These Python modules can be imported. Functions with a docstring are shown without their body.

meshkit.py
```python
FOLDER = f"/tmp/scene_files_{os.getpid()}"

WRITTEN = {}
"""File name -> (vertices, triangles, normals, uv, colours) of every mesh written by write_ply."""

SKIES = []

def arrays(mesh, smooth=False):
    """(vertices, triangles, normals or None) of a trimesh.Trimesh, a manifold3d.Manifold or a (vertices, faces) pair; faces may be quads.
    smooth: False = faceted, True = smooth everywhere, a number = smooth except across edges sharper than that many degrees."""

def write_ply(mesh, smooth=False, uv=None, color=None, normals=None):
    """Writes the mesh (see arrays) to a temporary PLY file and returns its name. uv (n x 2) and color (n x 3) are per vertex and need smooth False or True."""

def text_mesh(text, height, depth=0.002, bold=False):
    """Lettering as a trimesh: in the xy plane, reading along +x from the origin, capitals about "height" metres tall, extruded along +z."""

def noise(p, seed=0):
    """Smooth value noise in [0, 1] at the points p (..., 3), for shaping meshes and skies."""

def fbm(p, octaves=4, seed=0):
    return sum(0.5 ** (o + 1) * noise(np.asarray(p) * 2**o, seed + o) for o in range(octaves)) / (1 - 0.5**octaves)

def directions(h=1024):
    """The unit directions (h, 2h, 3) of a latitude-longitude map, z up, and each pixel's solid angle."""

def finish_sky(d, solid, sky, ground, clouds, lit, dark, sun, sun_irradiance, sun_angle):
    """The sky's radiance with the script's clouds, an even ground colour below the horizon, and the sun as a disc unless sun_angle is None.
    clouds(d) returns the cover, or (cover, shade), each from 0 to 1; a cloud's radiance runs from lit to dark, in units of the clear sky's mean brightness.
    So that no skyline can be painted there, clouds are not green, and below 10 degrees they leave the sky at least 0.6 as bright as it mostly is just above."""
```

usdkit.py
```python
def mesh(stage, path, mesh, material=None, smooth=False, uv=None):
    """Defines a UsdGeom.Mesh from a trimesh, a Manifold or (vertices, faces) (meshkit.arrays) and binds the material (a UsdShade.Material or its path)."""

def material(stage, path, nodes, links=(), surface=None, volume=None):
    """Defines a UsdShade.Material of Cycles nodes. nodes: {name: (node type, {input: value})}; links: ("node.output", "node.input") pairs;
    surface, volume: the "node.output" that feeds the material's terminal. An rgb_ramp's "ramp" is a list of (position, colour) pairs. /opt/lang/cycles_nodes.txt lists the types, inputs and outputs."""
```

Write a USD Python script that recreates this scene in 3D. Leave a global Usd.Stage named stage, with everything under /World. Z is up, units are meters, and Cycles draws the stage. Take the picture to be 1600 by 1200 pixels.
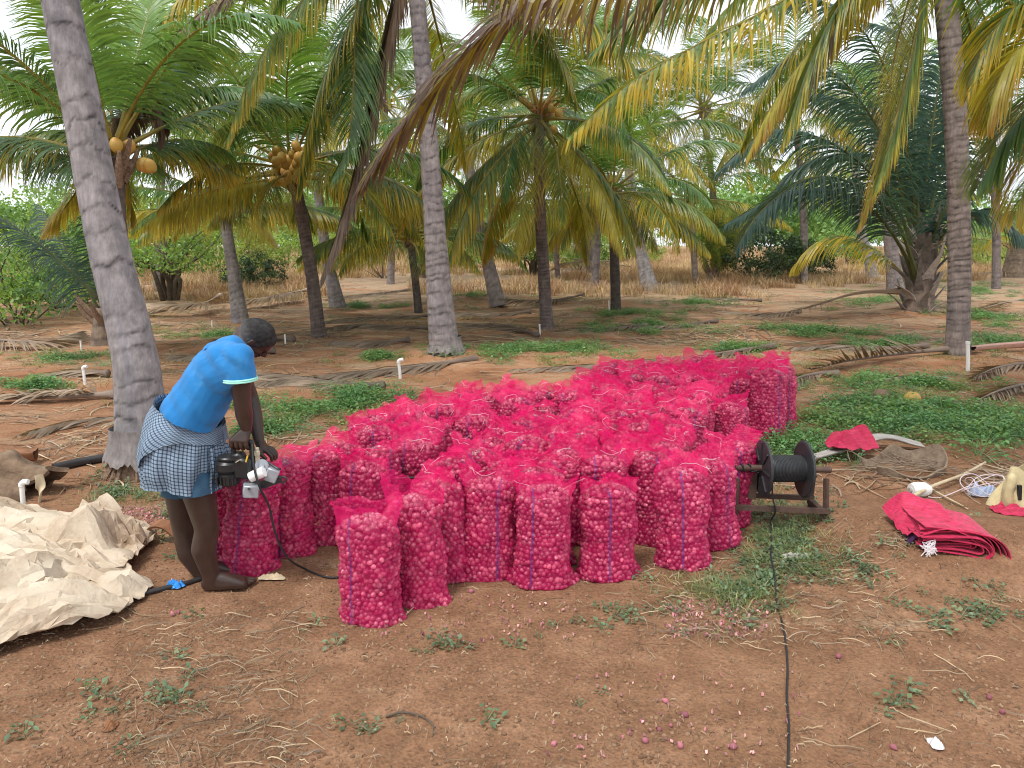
import math, random
import numpy as np, trimesh, usdkit, meshkit
import manifold3d as m3
from pxr import Usd, UsdGeom, UsdLux, UsdShade, Gf, Sdf, Vt

stage = Usd.Stage.CreateInMemory()
UsdGeom.SetStageUpAxis(stage, 'Z')
UsdGeom.SetStageMetersPerUnit(stage, 1.0)
UsdGeom.Xform.Define(stage, '/World')
UsdGeom.Scope.Define(stage, '/World/Looks')
T = Sdf.ValueTypeNames
PI = math.pi

# ---------------------------------------------------------------- camera, sky, sun, exposure
CAM_H, PITCH, FOC = 1.6, math.radians(10.2), 1202.0
EXPOSURE = 1.1
SKY_STRENGTH, SUN_POWER, SUN_ANGLE = 0.088, 0.4, 16.0
SUN_ELEV, SUN_AZ = math.radians(62), math.radians(215)      # azimuth: clockwise from +y, direction towards the sun
cam = UsdGeom.Camera.Define(stage, '/World/camera')
cam.CreateHorizontalApertureAttr(36.0)
cam.CreateVerticalApertureAttr(27.0)
cam.CreateFocalLengthAttr(36.0 * FOC / 1600.0)
cam.CreateExposureAttr(EXPOSURE)
cam.CreateClippingRangeAttr(Gf.Vec2f(0.05, 2000))
cam.AddTranslateOp().Set(Gf.Vec3d(0, 0, CAM_H))
cam.AddRotateXOp().Set(90 - math.degrees(PITCH))

sky = UsdLux.DomeLight.Define(stage, '/World/sky')
sky.GetPrim().SetCustomDataByKey('kind', 'structure')
sky.GetPrim().SetCustomDataByKey('label', 'bright white overcast sky seen through the palm crowns')
sky_mat = usdkit.material(stage, '/World/Looks/sky', {
    'co': ('texture_coordinate', {}),
    'mp': ('mapping', {'scale': (1.0, 1.0, 2.2)}),
    'no': ('noise_texture', {'scale': 2.2, 'detail': 6.0, 'roughness': 0.55}),
    'rp': ('rgb_ramp', {'ramp': [(0.25, (0.55,) * 3), (0.55, (0.95,) * 3)]}),
    'sk': ('sky_texture', {'sky_type': 'single_scattering', 'sun_disc': False, 'sun_elevation': SUN_ELEV, 'sun_rotation': SUN_AZ, 'aerosol_density': 1.5}),
    'mx': ('mix_color', {'b': (7.6, 8.0, 8.5), 'use_clamp': False}),
    'bg': ('background_shader', {'strength': SKY_STRENGTH}),
}, [('co.generated', 'mp.vector'), ('mp.vector', 'no.vector'), ('no.fac', 'rp.fac'), ('rp.color', 'mx.fac'), ('sk.color', 'mx.a'), ('mx.result', 'bg.color')], surface='bg.background')
UsdShade.MaterialBindingAPI.Apply(sky.GetPrim()).Bind(sky_mat)

sun = UsdLux.DistantLight.Define(stage, '/World/sun')
sun.CreateNormalizeAttr(True)
sun.CreateIntensityAttr(SUN_POWER)
sun.CreateAngleAttr(SUN_ANGLE)
sun.CreateColorAttr(Gf.Vec3f(1.0, 0.96, 0.9))
sun.AddRotateZOp().Set(-math.degrees(SUN_AZ))
sun.AddRotateXOp().Set(-(90 - math.degrees(SUN_ELEV)))

# ---------------------------------------------------------------- helpers
_names = {}
def numbered(parent, name):
    k = (parent, name)
    n = _names.get(k, 0)
    _names[k] = n + 1
    return name if n == 0 else f'{name}_{n:03d}'

def look(name):
    return UsdShade.Material.Get(stage, '/World/Looks/' + name)

def tag(p, label=None, cat=None, group=None, kind=None):
    p = p.GetPrim() if hasattr(p, 'GetPrim') else p
    for k, v in (('label', label), ('category', cat), ('group', group), ('kind', kind)):
        if v:
            p.SetCustomDataByKey(k, v)
    return p

def obj(name, mesh, mat, parent=None, smooth=40, tint=None, uv=None, double=True):
    """ONE Mesh prim under parent (or /World). tint: per-vertex pigment (n x 3)."""
    root = str(parent.GetPath()) if parent is not None else '/World'
    path = f'{root}/{numbered(root, name)}'
    if tint is not None or uv is not None:
        smooth = True if smooth else False
    m = usdkit.mesh(stage, path, mesh, look(mat), smooth, uv)
    if tint is not None:
        UsdGeom.PrimvarsAPI(m).CreatePrimvar('tint', T.Color3fArray, 'vertex').Set(Vt.Vec3fArray.FromNumpy(np.asarray(tint, np.float32)))
    m.CreateDoubleSidedAttr(True)
    return m.GetPrim()

def thing(name, label, cat, loc=(0, 0, 0), rz=0.0, group=None, root='/World'):
    x = UsdGeom.Xform.Define(stage, f'{root}/{numbered(root, name)}')
    x.AddTranslateOp().Set(Gf.Vec3d(*map(float, loc)))
    if rz:
        x.AddRotateZOp().Set(math.degrees(rz))
    return tag(x.GetPrim(), label, cat, group)

def copy_of(src, name, label, cat, loc, rz=0, scale=(1, 1, 1), group=None, tilt=(0, 0)):
    x = UsdGeom.Xform.Define(stage, f'/World/{numbered("/World", name)}')
    x.AddTranslateOp().Set(Gf.Vec3d(*map(float, loc)))
    x.AddRotateZOp().Set(math.degrees(rz))
    if tilt[0] or tilt[1]:
        x.AddRotateXOp().Set(math.degrees(tilt[0]))
        x.AddRotateYOp().Set(math.degrees(tilt[1]))
    x.AddScaleOp().Set(Gf.Vec3f(*map(float, scale)))
    p = x.GetPrim()
    p.GetReferences().AddInternalReference(src)
    p.SetInstanceable(True)
    return tag(p, label, cat, group)

def klass(name):
    """A class prim to hold a prototype with its parts."""
    return stage.CreateClassPrim('/' + name) if False else stage.CreateClassPrim('/Kinds_' + name)

def nz(p, seed=0):
    return meshkit.noise(np.asarray(p, float), seed)

def fbm2(x, y, s, seed=0, o=4):
    x = np.asarray(x, float); y = np.asarray(y, float)
    return meshkit.fbm(np.stack([x * s + 31.7, y * s + 17.3, np.full_like(x, 0.5)], -1), o, seed)

def unit(v):
    v = np.asarray(v, float)
    return v / (np.linalg.norm(v, axis=-1, keepdims=True) + 1e-12)

CF, CU = np.array([0, math.cos(PITCH), -math.sin(PITCH)]), np.array([0, math.sin(PITCH), math.cos(PITCH)])
def ray(px, py):
    return CF + (px - 800) / FOC * np.array([1.0, 0, 0]) + (600 - py) / FOC * CU
def at(px, py, Y):
    """The point at depth Y (metres ahead of the camera) that the photograph shows at this pixel."""
    d = ray(px, py)
    return np.array([0, 0, CAM_H]) + d * (Y / d[1])

# ---------------------------------------------------------------- the lie of the land
def _g(x, y, cx, cy, rx, ry, h, a=0.0):
    c, s = math.cos(a), math.sin(a)
    u, v = ((x - cx) * c + (y - cy) * s) / rx, (-(x - cx) * s + (y - cy) * c) / ry
    return h * np.exp(-(u * u + v * v))
MOUNDS = []
def gz(x, y):
    x = np.asarray(x, float); y = np.asarray(y, float)
    d = np.hypot(x, y)
    z = 0.05 * (fbm2(x, y, 0.9, 3, 3) - 0.5) * np.clip(d / 8, 0.35, 2.5) + 0.018 * (fbm2(x, y, 5.0, 5, 3) - 0.5)
    for m in MOUNDS:
        z = z + _g(x, y, *m)
    near = np.exp(-((x / 4.5) ** 2 + ((y - 3.5) / 3.5) ** 2))
    z = z + near * (0.022 * (fbm2(x, y, 3.6, 23, 3) - 0.5) + 0.018 * (fbm2(x, y, 9, 21, 3) - 0.5) + 0.010 * (fbm2(x, y, 26, 22, 2) - 0.5))
    r = np.clip((y - 13) / 22, 0, 1)
    z = z + 0.42 * r * r * (3 - 2 * r)
    z = z + 0.9 * np.clip((y - 30) / 30, 0, 1) ** 2 * (0.6 + 0.8 * fbm2(x, y, 0.05, 9, 2))
    return z
def G(px, py):
    """The point of the ground that the photograph shows at this pixel."""
    d = ray(px, py)
    o = np.array([0, 0, CAM_H])
    t = CAM_H / max(-d[2], 1e-3)
    for _ in range(12):
        p = o + d * t
        t = (CAM_H - float(gz(p[0], p[1]))) / max(-d[2], 1e-3)
    return o + d * t

def tube(pts, rad, sides=8, caps=True):
    """(vertices, faces) of a tube along a polyline, parallel-transported."""
    p = np.asarray(pts, float)
    n = len(p)
    rad = np.broadcast_to(np.asarray(rad, float), (n,))
    t = unit(np.gradient(p, axis=0))
    ref = np.array([0, 0, 1.0]) if abs(t[0, 2]) < 0.9 else np.array([1.0, 0, 0])
    a = unit(np.cross(t[0], ref)); A = [a]
    for i in range(1, n):
        a = unit(a - t[i] * np.dot(a, t[i])); A.append(a)
    A = np.array(A); B = np.cross(t, A)
    ang = np.arange(sides) * 2 * PI / sides
    v = p[:, None] + rad[:, None, None] * (np.cos(ang)[None, :, None] * A[:, None] + np.sin(ang)[None, :, None] * B[:, None])
    v = v.reshape(-1, 3)
    i, j = np.meshgrid(np.arange(n - 1), np.arange(sides), indexing='ij')
    k = (j + 1) % sides
    q = np.stack([i * sides + j, i * sides + k, (i + 1) * sides + k, (i + 1) * sides + j], -1).reshape(-1, 4)
    f = np.vstack([q[:, [0, 1, 2]], q[:, [0, 2, 3]]])
    if caps:
        v = np.vstack([v, p[:1], p[-1:]])
        c0, c1, e = n * sides, n * sides + 1, (n - 1) * sides
        jj = np.arange(sides); kk = (jj + 1) % sides
        f = np.vstack([f, np.stack([np.full(sides, c0), kk, jj], 1), np.stack([np.full(sides, c1), e + jj, e + kk], 1)])
    return v, f

def join(parts):
    vs, fs, n = [], [], 0
    for v, f in parts:
        vs.append(v); fs.append(np.asarray(f) + n); n += len(v)
    return np.vstack(vs), np.vstack(fs)

def spline(pts, n):
    """Catmull-Rom through the points."""
    p = np.asarray(pts, float)
    if len(p) == 2:
        return p[0] + (p[1] - p[0]) * np.linspace(0, 1, n)[:, None]
    p = np.vstack([2 * p[0] - p[1], p, 2 * p[-1] - p[-2]])
    u = np.linspace(0, len(p) - 3 - 1e-9, n)
    i = u.astype(int); t = (u - i)[:, None]
    a, b, c, d = p[i], p[i + 1], p[i + 2], p[i + 3]
    return 0.5 * (2 * b + (c - a) * t + (2 * a - 5 * b + 4 * c - d) * t ** 2 + (3 * b - a - 3 * c + d) * t ** 3)

def tm(m):
    return np.array(m.vertices), np.array(m.faces)
def box(sx, sy, sz, c=(0, 0, 0), bevel=0.0, rot=None):
    b = min(bevel, 0.49 * min(sx, sy, sz))
    if b <= 0:
        m = trimesh.creation.box([sx, sy, sz])
    else:
        pts = []
        for s in np.ndindex(2, 2, 2):
            s = np.array(s) * 2 - 1
            h = np.array([sx, sy, sz]) / 2
            for k in range(3):
                q = h - b; q[k] = h[k]
                pts.append(s * q)
        m = trimesh.convex.convex_hull(np.array(pts))
    if rot is not None:
        m.apply_transform(rot)
    m.apply_translation(c)
    return tm(m)
def cyl(r, p0, p1, sides=24, bevel=0.0):
    p0, p1 = np.asarray(p0, float), np.asarray(p1, float)
    if bevel:
        d = unit(p1 - p0)
        return tube([p0, p0 + d * 1e-4, p0 + d * bevel, p1 - d * bevel, p1 - d * 1e-4, p1], [r - bevel, r - bevel, r, r, r - bevel, r - bevel], sides)
    return tube([p0, p1], r, sides)
def ball(c, r, sub=2):
    m = trimesh.creation.icosphere(subdivisions=sub)
    m.vertices *= np.asarray(r, float)
    m.apply_translation(c)
    return tm(m)
def beam(p0, p1, w, h, up=(0, 0, 1.0)):
    """A rectangular bar from p0 to p1."""
    p0, p1 = np.asarray(p0, float), np.asarray(p1, float)
    t = unit(p1 - p0); s = unit(np.cross(t, up)); u = np.cross(s, t)
    v = np.array([p + a * w / 2 * s + b * h / 2 * u for p in (p0, p1) for a, b in ((-1, -1), (1, -1), (1, 1), (-1, 1))])
    f = [[0, 2, 1], [0, 3, 2], [4, 5, 6], [4, 6, 7]]
    for k in range(4):
        n = (k + 1) % 4
        f += [[k, n, 4 + n], [k, 4 + n, 4 + k]]
    return v, np.array(f)
def xf(vf, loc=(0, 0, 0), rz=0, rx=0, ry=0, s=1.0):
    R = trimesh.transformations.euler_matrix(rx, ry, rz)[:3, :3]
    return (vf[0] * s) @ R.T + np.asarray(loc, float), vf[1]

# ---------------------------------------------------------------- materials
def plain(name, col, rough=0.6, noise=0.0, scale=30.0, bump=0.0, metal=0.0, spec=0.5, coord='object', col2=None, detail=4.0, sheen=0.0, trans=0.0):
    """A colour broken up by noise towards col2, with a fine bump."""
    n = {'p': ('principled_bsdf', {'base_color': col, 'roughness': rough, 'metallic': metal, 'specular_ior_level': spec, 'sheen_weight': sheen})}
    l = []
    out = 'p.BSDF'
    if noise or bump or col2:
        n['c'] = ('texture_coordinate', {})
        n['n'] = ('noise_texture', {'scale': scale, 'detail': detail, 'roughness': 0.6})
        l.append(('c.' + coord, 'n.vector'))
    if noise or col2:
        c2 = col2 or tuple(x * (1 - noise) for x in col)
        c1 = col if col2 else tuple(min(1, x * (1 + noise)) for x in col)
        n['r'] = ('rgb_ramp', {'ramp': [(0.3, c2), (0.7, c1)]})
        l += [('n.fac', 'r.fac'), ('r.color', 'p.base_color')]
    if bump:
        n['b'] = ('bump', {'strength': 1.0, 'distance': bump})
        l += [('n.fac', 'b.height'), ('b.normal', 'p.normal')]
    if trans:
        n['t'] = ('translucent_bsdf', {'color': col})
        n['m'] = ('mix_closure', {'fac': trans})
        l += [('p.BSDF', 'm.closure1'), ('t.BSDF', 'm.closure2')]
        if 'r' in n:
            l.append(('r.color', 't.color'))
        out = 'm.closure'
    return usdkit.material(stage, '/World/Looks/' + name, n, l, surface=out)

def leafy(name, rough=0.42, trans=0.3, spec=0.5, bright=1.0, nscale=3.0):
    """Pigment from the mesh's tint, a little noise, some light passing through."""
    return usdkit.material(stage, '/World/Looks/' + name, {
        'a': ('attribute', {'attribute': 'tint'}),
        'g': ('geometry', {}),
        'n': ('noise_texture', {'scale': nscale, 'detail': 3.0}),
        'r': ('rgb_ramp', {'ramp': [(0.25, (0.7 * bright,) * 3), (0.75, (1.3 * bright,) * 3)]}),
        'm': ('mix_color', {'blend_type': 'multiply', 'fac': 1.0, 'use_clamp': False}),
        'p': ('principled_bsdf', {'roughness': rough, 'specular_ior_level': spec}),
        'w': ('mix_color', {'blend_type': 'multiply', 'fac': 1.0, 'use_clamp': False, 'b': (1.35, 1.25, 0.6)}),
        't': ('translucent_bsdf', {}),
        'x': ('mix_closure', {'fac': trans}),
    }, [('g.position', 'n.vector'), ('n.fac', 'r.fac'), ('a.color', 'm.a'), ('r.color', 'm.b'), ('m.result', 'p.base_color'), ('m.result', 'w.a'), ('w.result', 't.color'), ('p.BSDF', 'x.closure1'), ('t.BSDF', 'x.closure2')], surface='x.closure')

leafy('frond_leaf', 0.38, 0.40, 0.45)
leafy('dry_frond_leaf', 0.8, 0.12, 0.25)
leafy('bush_leaf', 0.5, 0.35, 0.4)
leafy('weed_leaf', 0.5, 0.35, 0.4, nscale=9)
leafy('tinted_matte', 0.85, 0.0, 0.2, nscale=14)
plain('dark_wood', (0.09, 0.065, 0.045), 0.9, 0.35, 20, 0.01)
# ---------------------------------------------------------------- ground
MOUNDS += [
    (2.55, 3.75, 0.75, 0.42, 0.19, 0.1),        # the heap of soil under the folded bags
    (1.95, 4.2, 0.24, 0.5, 0.10, -0.25),      # ridge beside the reel
    (2.6, 5.0, 0.9, 0.3, 0.08, 0.1),
]
for (px, py, r, h) in ((697, 560, .9, .12), (853, 518, .9, .10), (497, 527, .9, .1), (962, 482, 1.0, .1), (1430, 495, 1.4, .18), (1497, 562, .8, .12), (590, 545, 1.3, .09),
                       (930, 500, 1.5, .1), (1230, 520, 1.6, .12), (100, 590, .9, .1), (300, 545, 1.2, .1), (760, 480, 2, .2)):
    p = np.array(ray(px, py)); t = CAM_H / -p[2]
    MOUNDS.append((p[0] * t, p[1] * t, r, r * .7, h, 0.0))

def build_ground():
    nx, ny = 560, 640
    s = np.linspace(-1, 1, nx); t = np.linspace(-1, 1, ny)
    bx, by = 1.5, 1.6
    xs = np.sinh(s * math.asinh(260 / bx)) * bx
    ys = 4.5 + np.sinh(t * math.asinh(420 / by)) * by
    X, Y = np.meshgrid(xs, ys, indexing='ij')
    Z = gz(X, Y)
    v = np.stack([X, Y, Z], -1).reshape(-1, 3)
    i, j = np.meshgrid(np.arange(nx - 1), np.arange(ny - 1), indexing='ij')
    q = np.stack([i * ny + j, (i + 1) * ny + j, (i + 1) * ny + j + 1, i * ny + j + 1], -1).reshape(-1, 4)
    return v, q

usdkit.material(stage, '/World/Looks/soil', {
    'g': ('geometry', {}),
    'sx': ('separate_xyz', {}),
    'big': ('noise_texture', {'scale': 0.9, 'detail': 7.0, 'roughness': 0.68}),
    'mid': ('noise_texture', {'scale': 4.0, 'detail': 6.0, 'roughness': 0.65}),
    'fin': ('noise_texture', {'scale': 60.0, 'detail': 5.0, 'roughness': 0.7}),
    'grit': ('voronoi_texture', {'scale': 75.0, 'randomness': 1.0}),
    # near soil is a brown, farther ground redder
    'rn': ('rgb_ramp', {'ramp': [(0.3, (0.140, 0.072, 0.039)), (0.52, (0.203, 0.108, 0.060)), (0.72, (0.275, 0.157, 0.093))]}),
    'rf': ('rgb_ramp', {'ramp': [(0.28, (0.15, 0.072, 0.038)), (0.46, (0.30, 0.145, 0.075)), (0.58, (0.34, 0.185, 0.105)), (0.72, (0.43, 0.30, 0.19))]}),
    'fy': ('map_range', {'from_min': 4.0, 'from_max': 9.0, 'to_min': 0.0, 'to_max': 1.0, 'clamp': True}),
    'm1': ('mix_color', {}),
    # dry straw litter in patches, more of it far away
    'mpl': ('mapping', {'scale': (0.5, 1.4, 1.0)}),
    'lit': ('noise_texture', {'scale': 1.3, 'detail': 6.0, 'roughness': 0.7}),
    'fd': ('map_range', {'from_min': 4.0, 'from_max': 30.0, 'to_min': -0.09, 'to_max': 0.20, 'clamp': True}),
    'ad': ('math', {'math_type': 'add'}),
    'rl': ('rgb_ramp', {'ramp': [(0.50, (0.0,) * 3), (0.64, (0.8,) * 3)]}),
    'rs': ('rgb_ramp', {'ramp': [(0.3, (0.22, 0.15, 0.09)), (0.7, (0.47, 0.36, 0.24))]}),
    'm2': ('mix_color', {}),
    # scattered crumbs: lighter and darker grains
    'rg': ('rgb_ramp', {'ramp': [(0.0, (0.72,) * 3), (0.35, (1.0,) * 3), (0.8, (1.16,) * 3)]}),
    'm3': ('mix_color', {'blend_type': 'multiply', 'fac': 0.8, 'use_clamp': False}),
    'rff': ('rgb_ramp', {'ramp': [(0.3, (0.72,) * 3), (0.7, (1.28,) * 3)]}),
    'm4': ('mix_color', {'blend_type': 'multiply', 'fac': 0.9, 'use_clamp': False}),
    'bm': ('mix_float', {'fac': 0.45}),
    'b': ('bump', {'strength': 0.9, 'distance': 0.012}),
    'b2': ('bump', {'strength': 0.6, 'distance': 0.03}),
    'p': ('principled_bsdf', {'roughness': 0.95, 'specular_ior_level': 0.15}),
}, [('g.position', 'big.vector'), ('g.position', 'mid.vector'), ('g.position', 'fin.vector'), ('g.position', 'grit.vector'), ('g.position', 'sx.vector'), ('g.position', 'mpl.vector'), ('mpl.vector', 'lit.vector'),
    ('mid.fac', 'rn.fac'), ('big.fac', 'rf.fac'), ('sx.y', 'fy.value'), ('fy.result', 'm1.fac'), ('rn.color', 'm1.a'), ('rf.color', 'm1.b'),
    ('sx.y', 'fd.value'), ('fd.result', 'ad.value1'), ('lit.fac', 'ad.value2'), ('ad.value', 'rl.fac'), ('fin.fac', 'rs.fac'), ('rl.color', 'm2.fac'), ('m1.result', 'm2.a'), ('rs.color', 'm2.b'),
    ('grit.distance', 'rg.fac'), ('m2.result', 'm3.a'), ('rg.color', 'm3.b'), ('fin.fac', 'rff.fac'), ('m3.result', 'm4.a'), ('rff.color', 'm4.b'), ('m4.result', 'p.base_color'),
    ('fin.fac', 'bm.a'), ('grit.distance', 'bm.b'), ('bm.result', 'b.height'), ('mid.fac', 'b2.height'), ('b2.normal', 'b.normal'), ('b.normal', 'p.normal')], surface='p.BSDF')
tag(obj('ground', build_ground(), 'soil', smooth=True), 'bare red brown soil of the palm grove', kind='structure')
# ---------------------------------------------------------------- coconut palms
GREEN_D, GREEN_M, GREEN_L = np.array([.050, .108, .036]), np.array([.110, .21, .050]), np.array([.23, .335, .072])
YELLOW, ORANGE, BROWN, GREYB = np.array([.50, .39, .05]), np.array([.40, .22, .045]), np.array([.14, .085, .05]), np.array([.30, .25, .21])
BLUE_G = np.array([.040, .080, .062])

def frond_mesh(curve, up=None, n=60, L=0.75, width=0.035, droop=0.55, vee=0.25, spread=(65, 28), rad=0.022, base=GREEN_M, tip=GREEN_L, edge=None, edge_amt=0.0,
               rach=np.array([.30, .27, .07]), bare=0.16, K=4, rng=None, ragged=0.1, comb=0.0, sides=5, curl=0.25, floor=None):
    """A pinnate leaf: a tapering midrib along the curve and two ranks of hanging leaflets, each a folded-free ribbon of K segments.
    comb > 0 sweeps the leaflets towards the tip; returns ((v, f), tint)."""
    rng = rng or np.random.default_rng(0)
    c = np.asarray(curve, float)
    seg = np.r_[0, np.cumsum(np.linalg.norm(np.diff(c, axis=0), axis=1))]
    total = seg[-1]
    tt = seg / total
    tan = unit(np.gradient(c, axis=0))
    if up is None:
        up = np.array([0, 0, 1.0])
    vs, fs, cols, nv = [], [], [], 0
    # midrib
    r = rad * (1.0 - 0.86 * tt) * (1 + 0.9 * np.exp(-tt * 14))
    v, f = tube(c, r, sides, caps=True)
    vs.append(v); fs.append(f); nv += len(v)
    rc = rach * (0.85 + 0.3 * rng.random())
    cols.append(np.tile(rc, (len(v), 1)))
    for side in (-1, 1):
        t = bare + (1 - bare) * (np.arange(n) + rng.random(n) * 0.7) / n
        t = np.clip(t, 0, 0.999)
        keep = rng.random(n) > ragged * 0.5
        t = t[keep]; m = len(t)
        P = np.stack([np.interp(t, tt, c[:, k]) for k in range(3)], -1)
        Tn = unit(np.stack([np.interp(t, tt, tan[:, k]) for k in range(3)], -1))
        upv = np.broadcast_to(up, Tn.shape)
        S = unit(np.cross(Tn, upv)) * side
        N = unit(np.cross(S, Tn)) * side
        u = (t - bare) / (1 - bare)
        ln = L * (0.55 + 0.45 * np.sin(np.clip(u * 1.25 + 0.25, 0, 1.5) * PI / 1.5) ** 0.8) * (1 - 0.62 * np.clip((u - 0.55) / 0.45, 0, 1) ** 1.6)
        ln = ln * (1 - ragged * rng.random(m) - (rng.random(m) < ragged) * 0.35 * rng.random(m))
        ang = np.radians(spread[0] + (spread[1] - spread[0]) * u) + rng.normal(0, .06, m)
        vv = vee + rng.normal(0, .10, m)
        d0 = np.cos(ang)[:, None] * Tn + np.sin(ang)[:, None] * (S * np.cos(vv)[:, None] + N * np.sin(vv)[:, None])
        if comb:
            d0 = unit(d0 + comb * Tn)
        d0 = unit(d0 + rng.normal(0, .035, (m, 3)))
        dr = droop * (0.75 + 0.5 * rng.random(m))
        s = np.linspace(0, 1, K + 1)
        # bend towards the ground: direction turns gradually
        pts = np.empty((m, K + 1, 3)); pts[:, 0] = P
        d = d0.copy()
        for k in range(1, K + 1):
            d = unit(d + np.array([0, 0, -1.0]) * (dr / K * 2.0 * (0.4 + 1.2 * k / K))[:, None])
            pts[:, k] = pts[:, k - 1] + d * (ln / K)[:, None]
        if floor is not None:
            fz = gz(pts[..., 0], pts[..., 1]) + floor * (0.4 + 0.9 * rng.random((m, 1)))
            pts[..., 2] = np.maximum(pts[..., 2], fz)
        dirs = unit(np.gradient(pts, axis=1))
        W = Tn[:, None] - dirs * np.sum(Tn[:, None] * dirs, -1, keepdims=True)
        W = unit(W + curl * N[:, None])
        W = unit(W - dirs * np.sum(W * dirs, -1, keepdims=True))
        w = width * np.array([0.55, 1.0, 0.92, 0.62, 0.06, 0.05])[np.minimum((s * 4).round().astype(int), 5)] * 0.5
        w = np.interp(s, [0, .2, .6, 1], [.5, 1, .75, .04]) * width * 0.5
        a = pts - W * w[None, :, None]; b = pts + W * w[None, :, None]
        V = np.stack([a, b], 2).reshape(m * (K + 1) * 2, 3)
        i, k = np.meshgrid(np.arange(m), np.arange(K), indexing='ij')
        o = (i * (K + 1) + k) * 2
        q = np.stack([o, o + 1, o + 3, o + 2], -1).reshape(-1, 4) + nv
        vs.append(V); fs.append(np.vstack([q[:, [0, 1, 2]], q[:, [0, 2, 3]]])); nv += len(V)
        # pigment: base to tip along the frond and the leaflet, some leaflets yellowed from the tip
        mixu = np.clip(0.25 * u[:, None] + 0.55 * s[None] ** 1.5 + rng.normal(0, .12, (m, 1)), 0, 1)[..., None]
        col = base * (1 - mixu) + tip * mixu
        if edge is not None and edge_amt > 0:
            e = np.clip((s[None] - (1.15 - edge_amt * (0.5 + rng.random((m, 1))))) * 2.6, 0, 1)[..., None]
            col = col * (1 - e) + edge * e
        col = col * (0.8 + 0.4 * rng.random((m, 1, 1)))
        cols.append(np.repeat(col.reshape(-1, 3), 2, axis=0))
    return (np.vstack(vs), np.vstack(fs)), np.clip(np.vstack(cols), 0.002, 1)

def arc(start, az, elev, length, sag, n=14, twist=0.0):
    """A rachis that leaves at an elevation and sags under its weight."""
    d = np.array([math.sin(az) * math.cos(elev), math.cos(az) * math.cos(elev), math.sin(elev)])
    p = np.array(start, float); out = [p.copy()]
    for k in range(1, n):
        a = sag * (k / n) ** 1.1 * 2.4 / n
        d = unit(d + np.array([twist * 0.02 * math.cos(az), -twist * 0.02 * math.sin(az), -a]))
        p = p + d * length / (n - 1)
        out.append(p.copy())
    return np.array(out)

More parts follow.
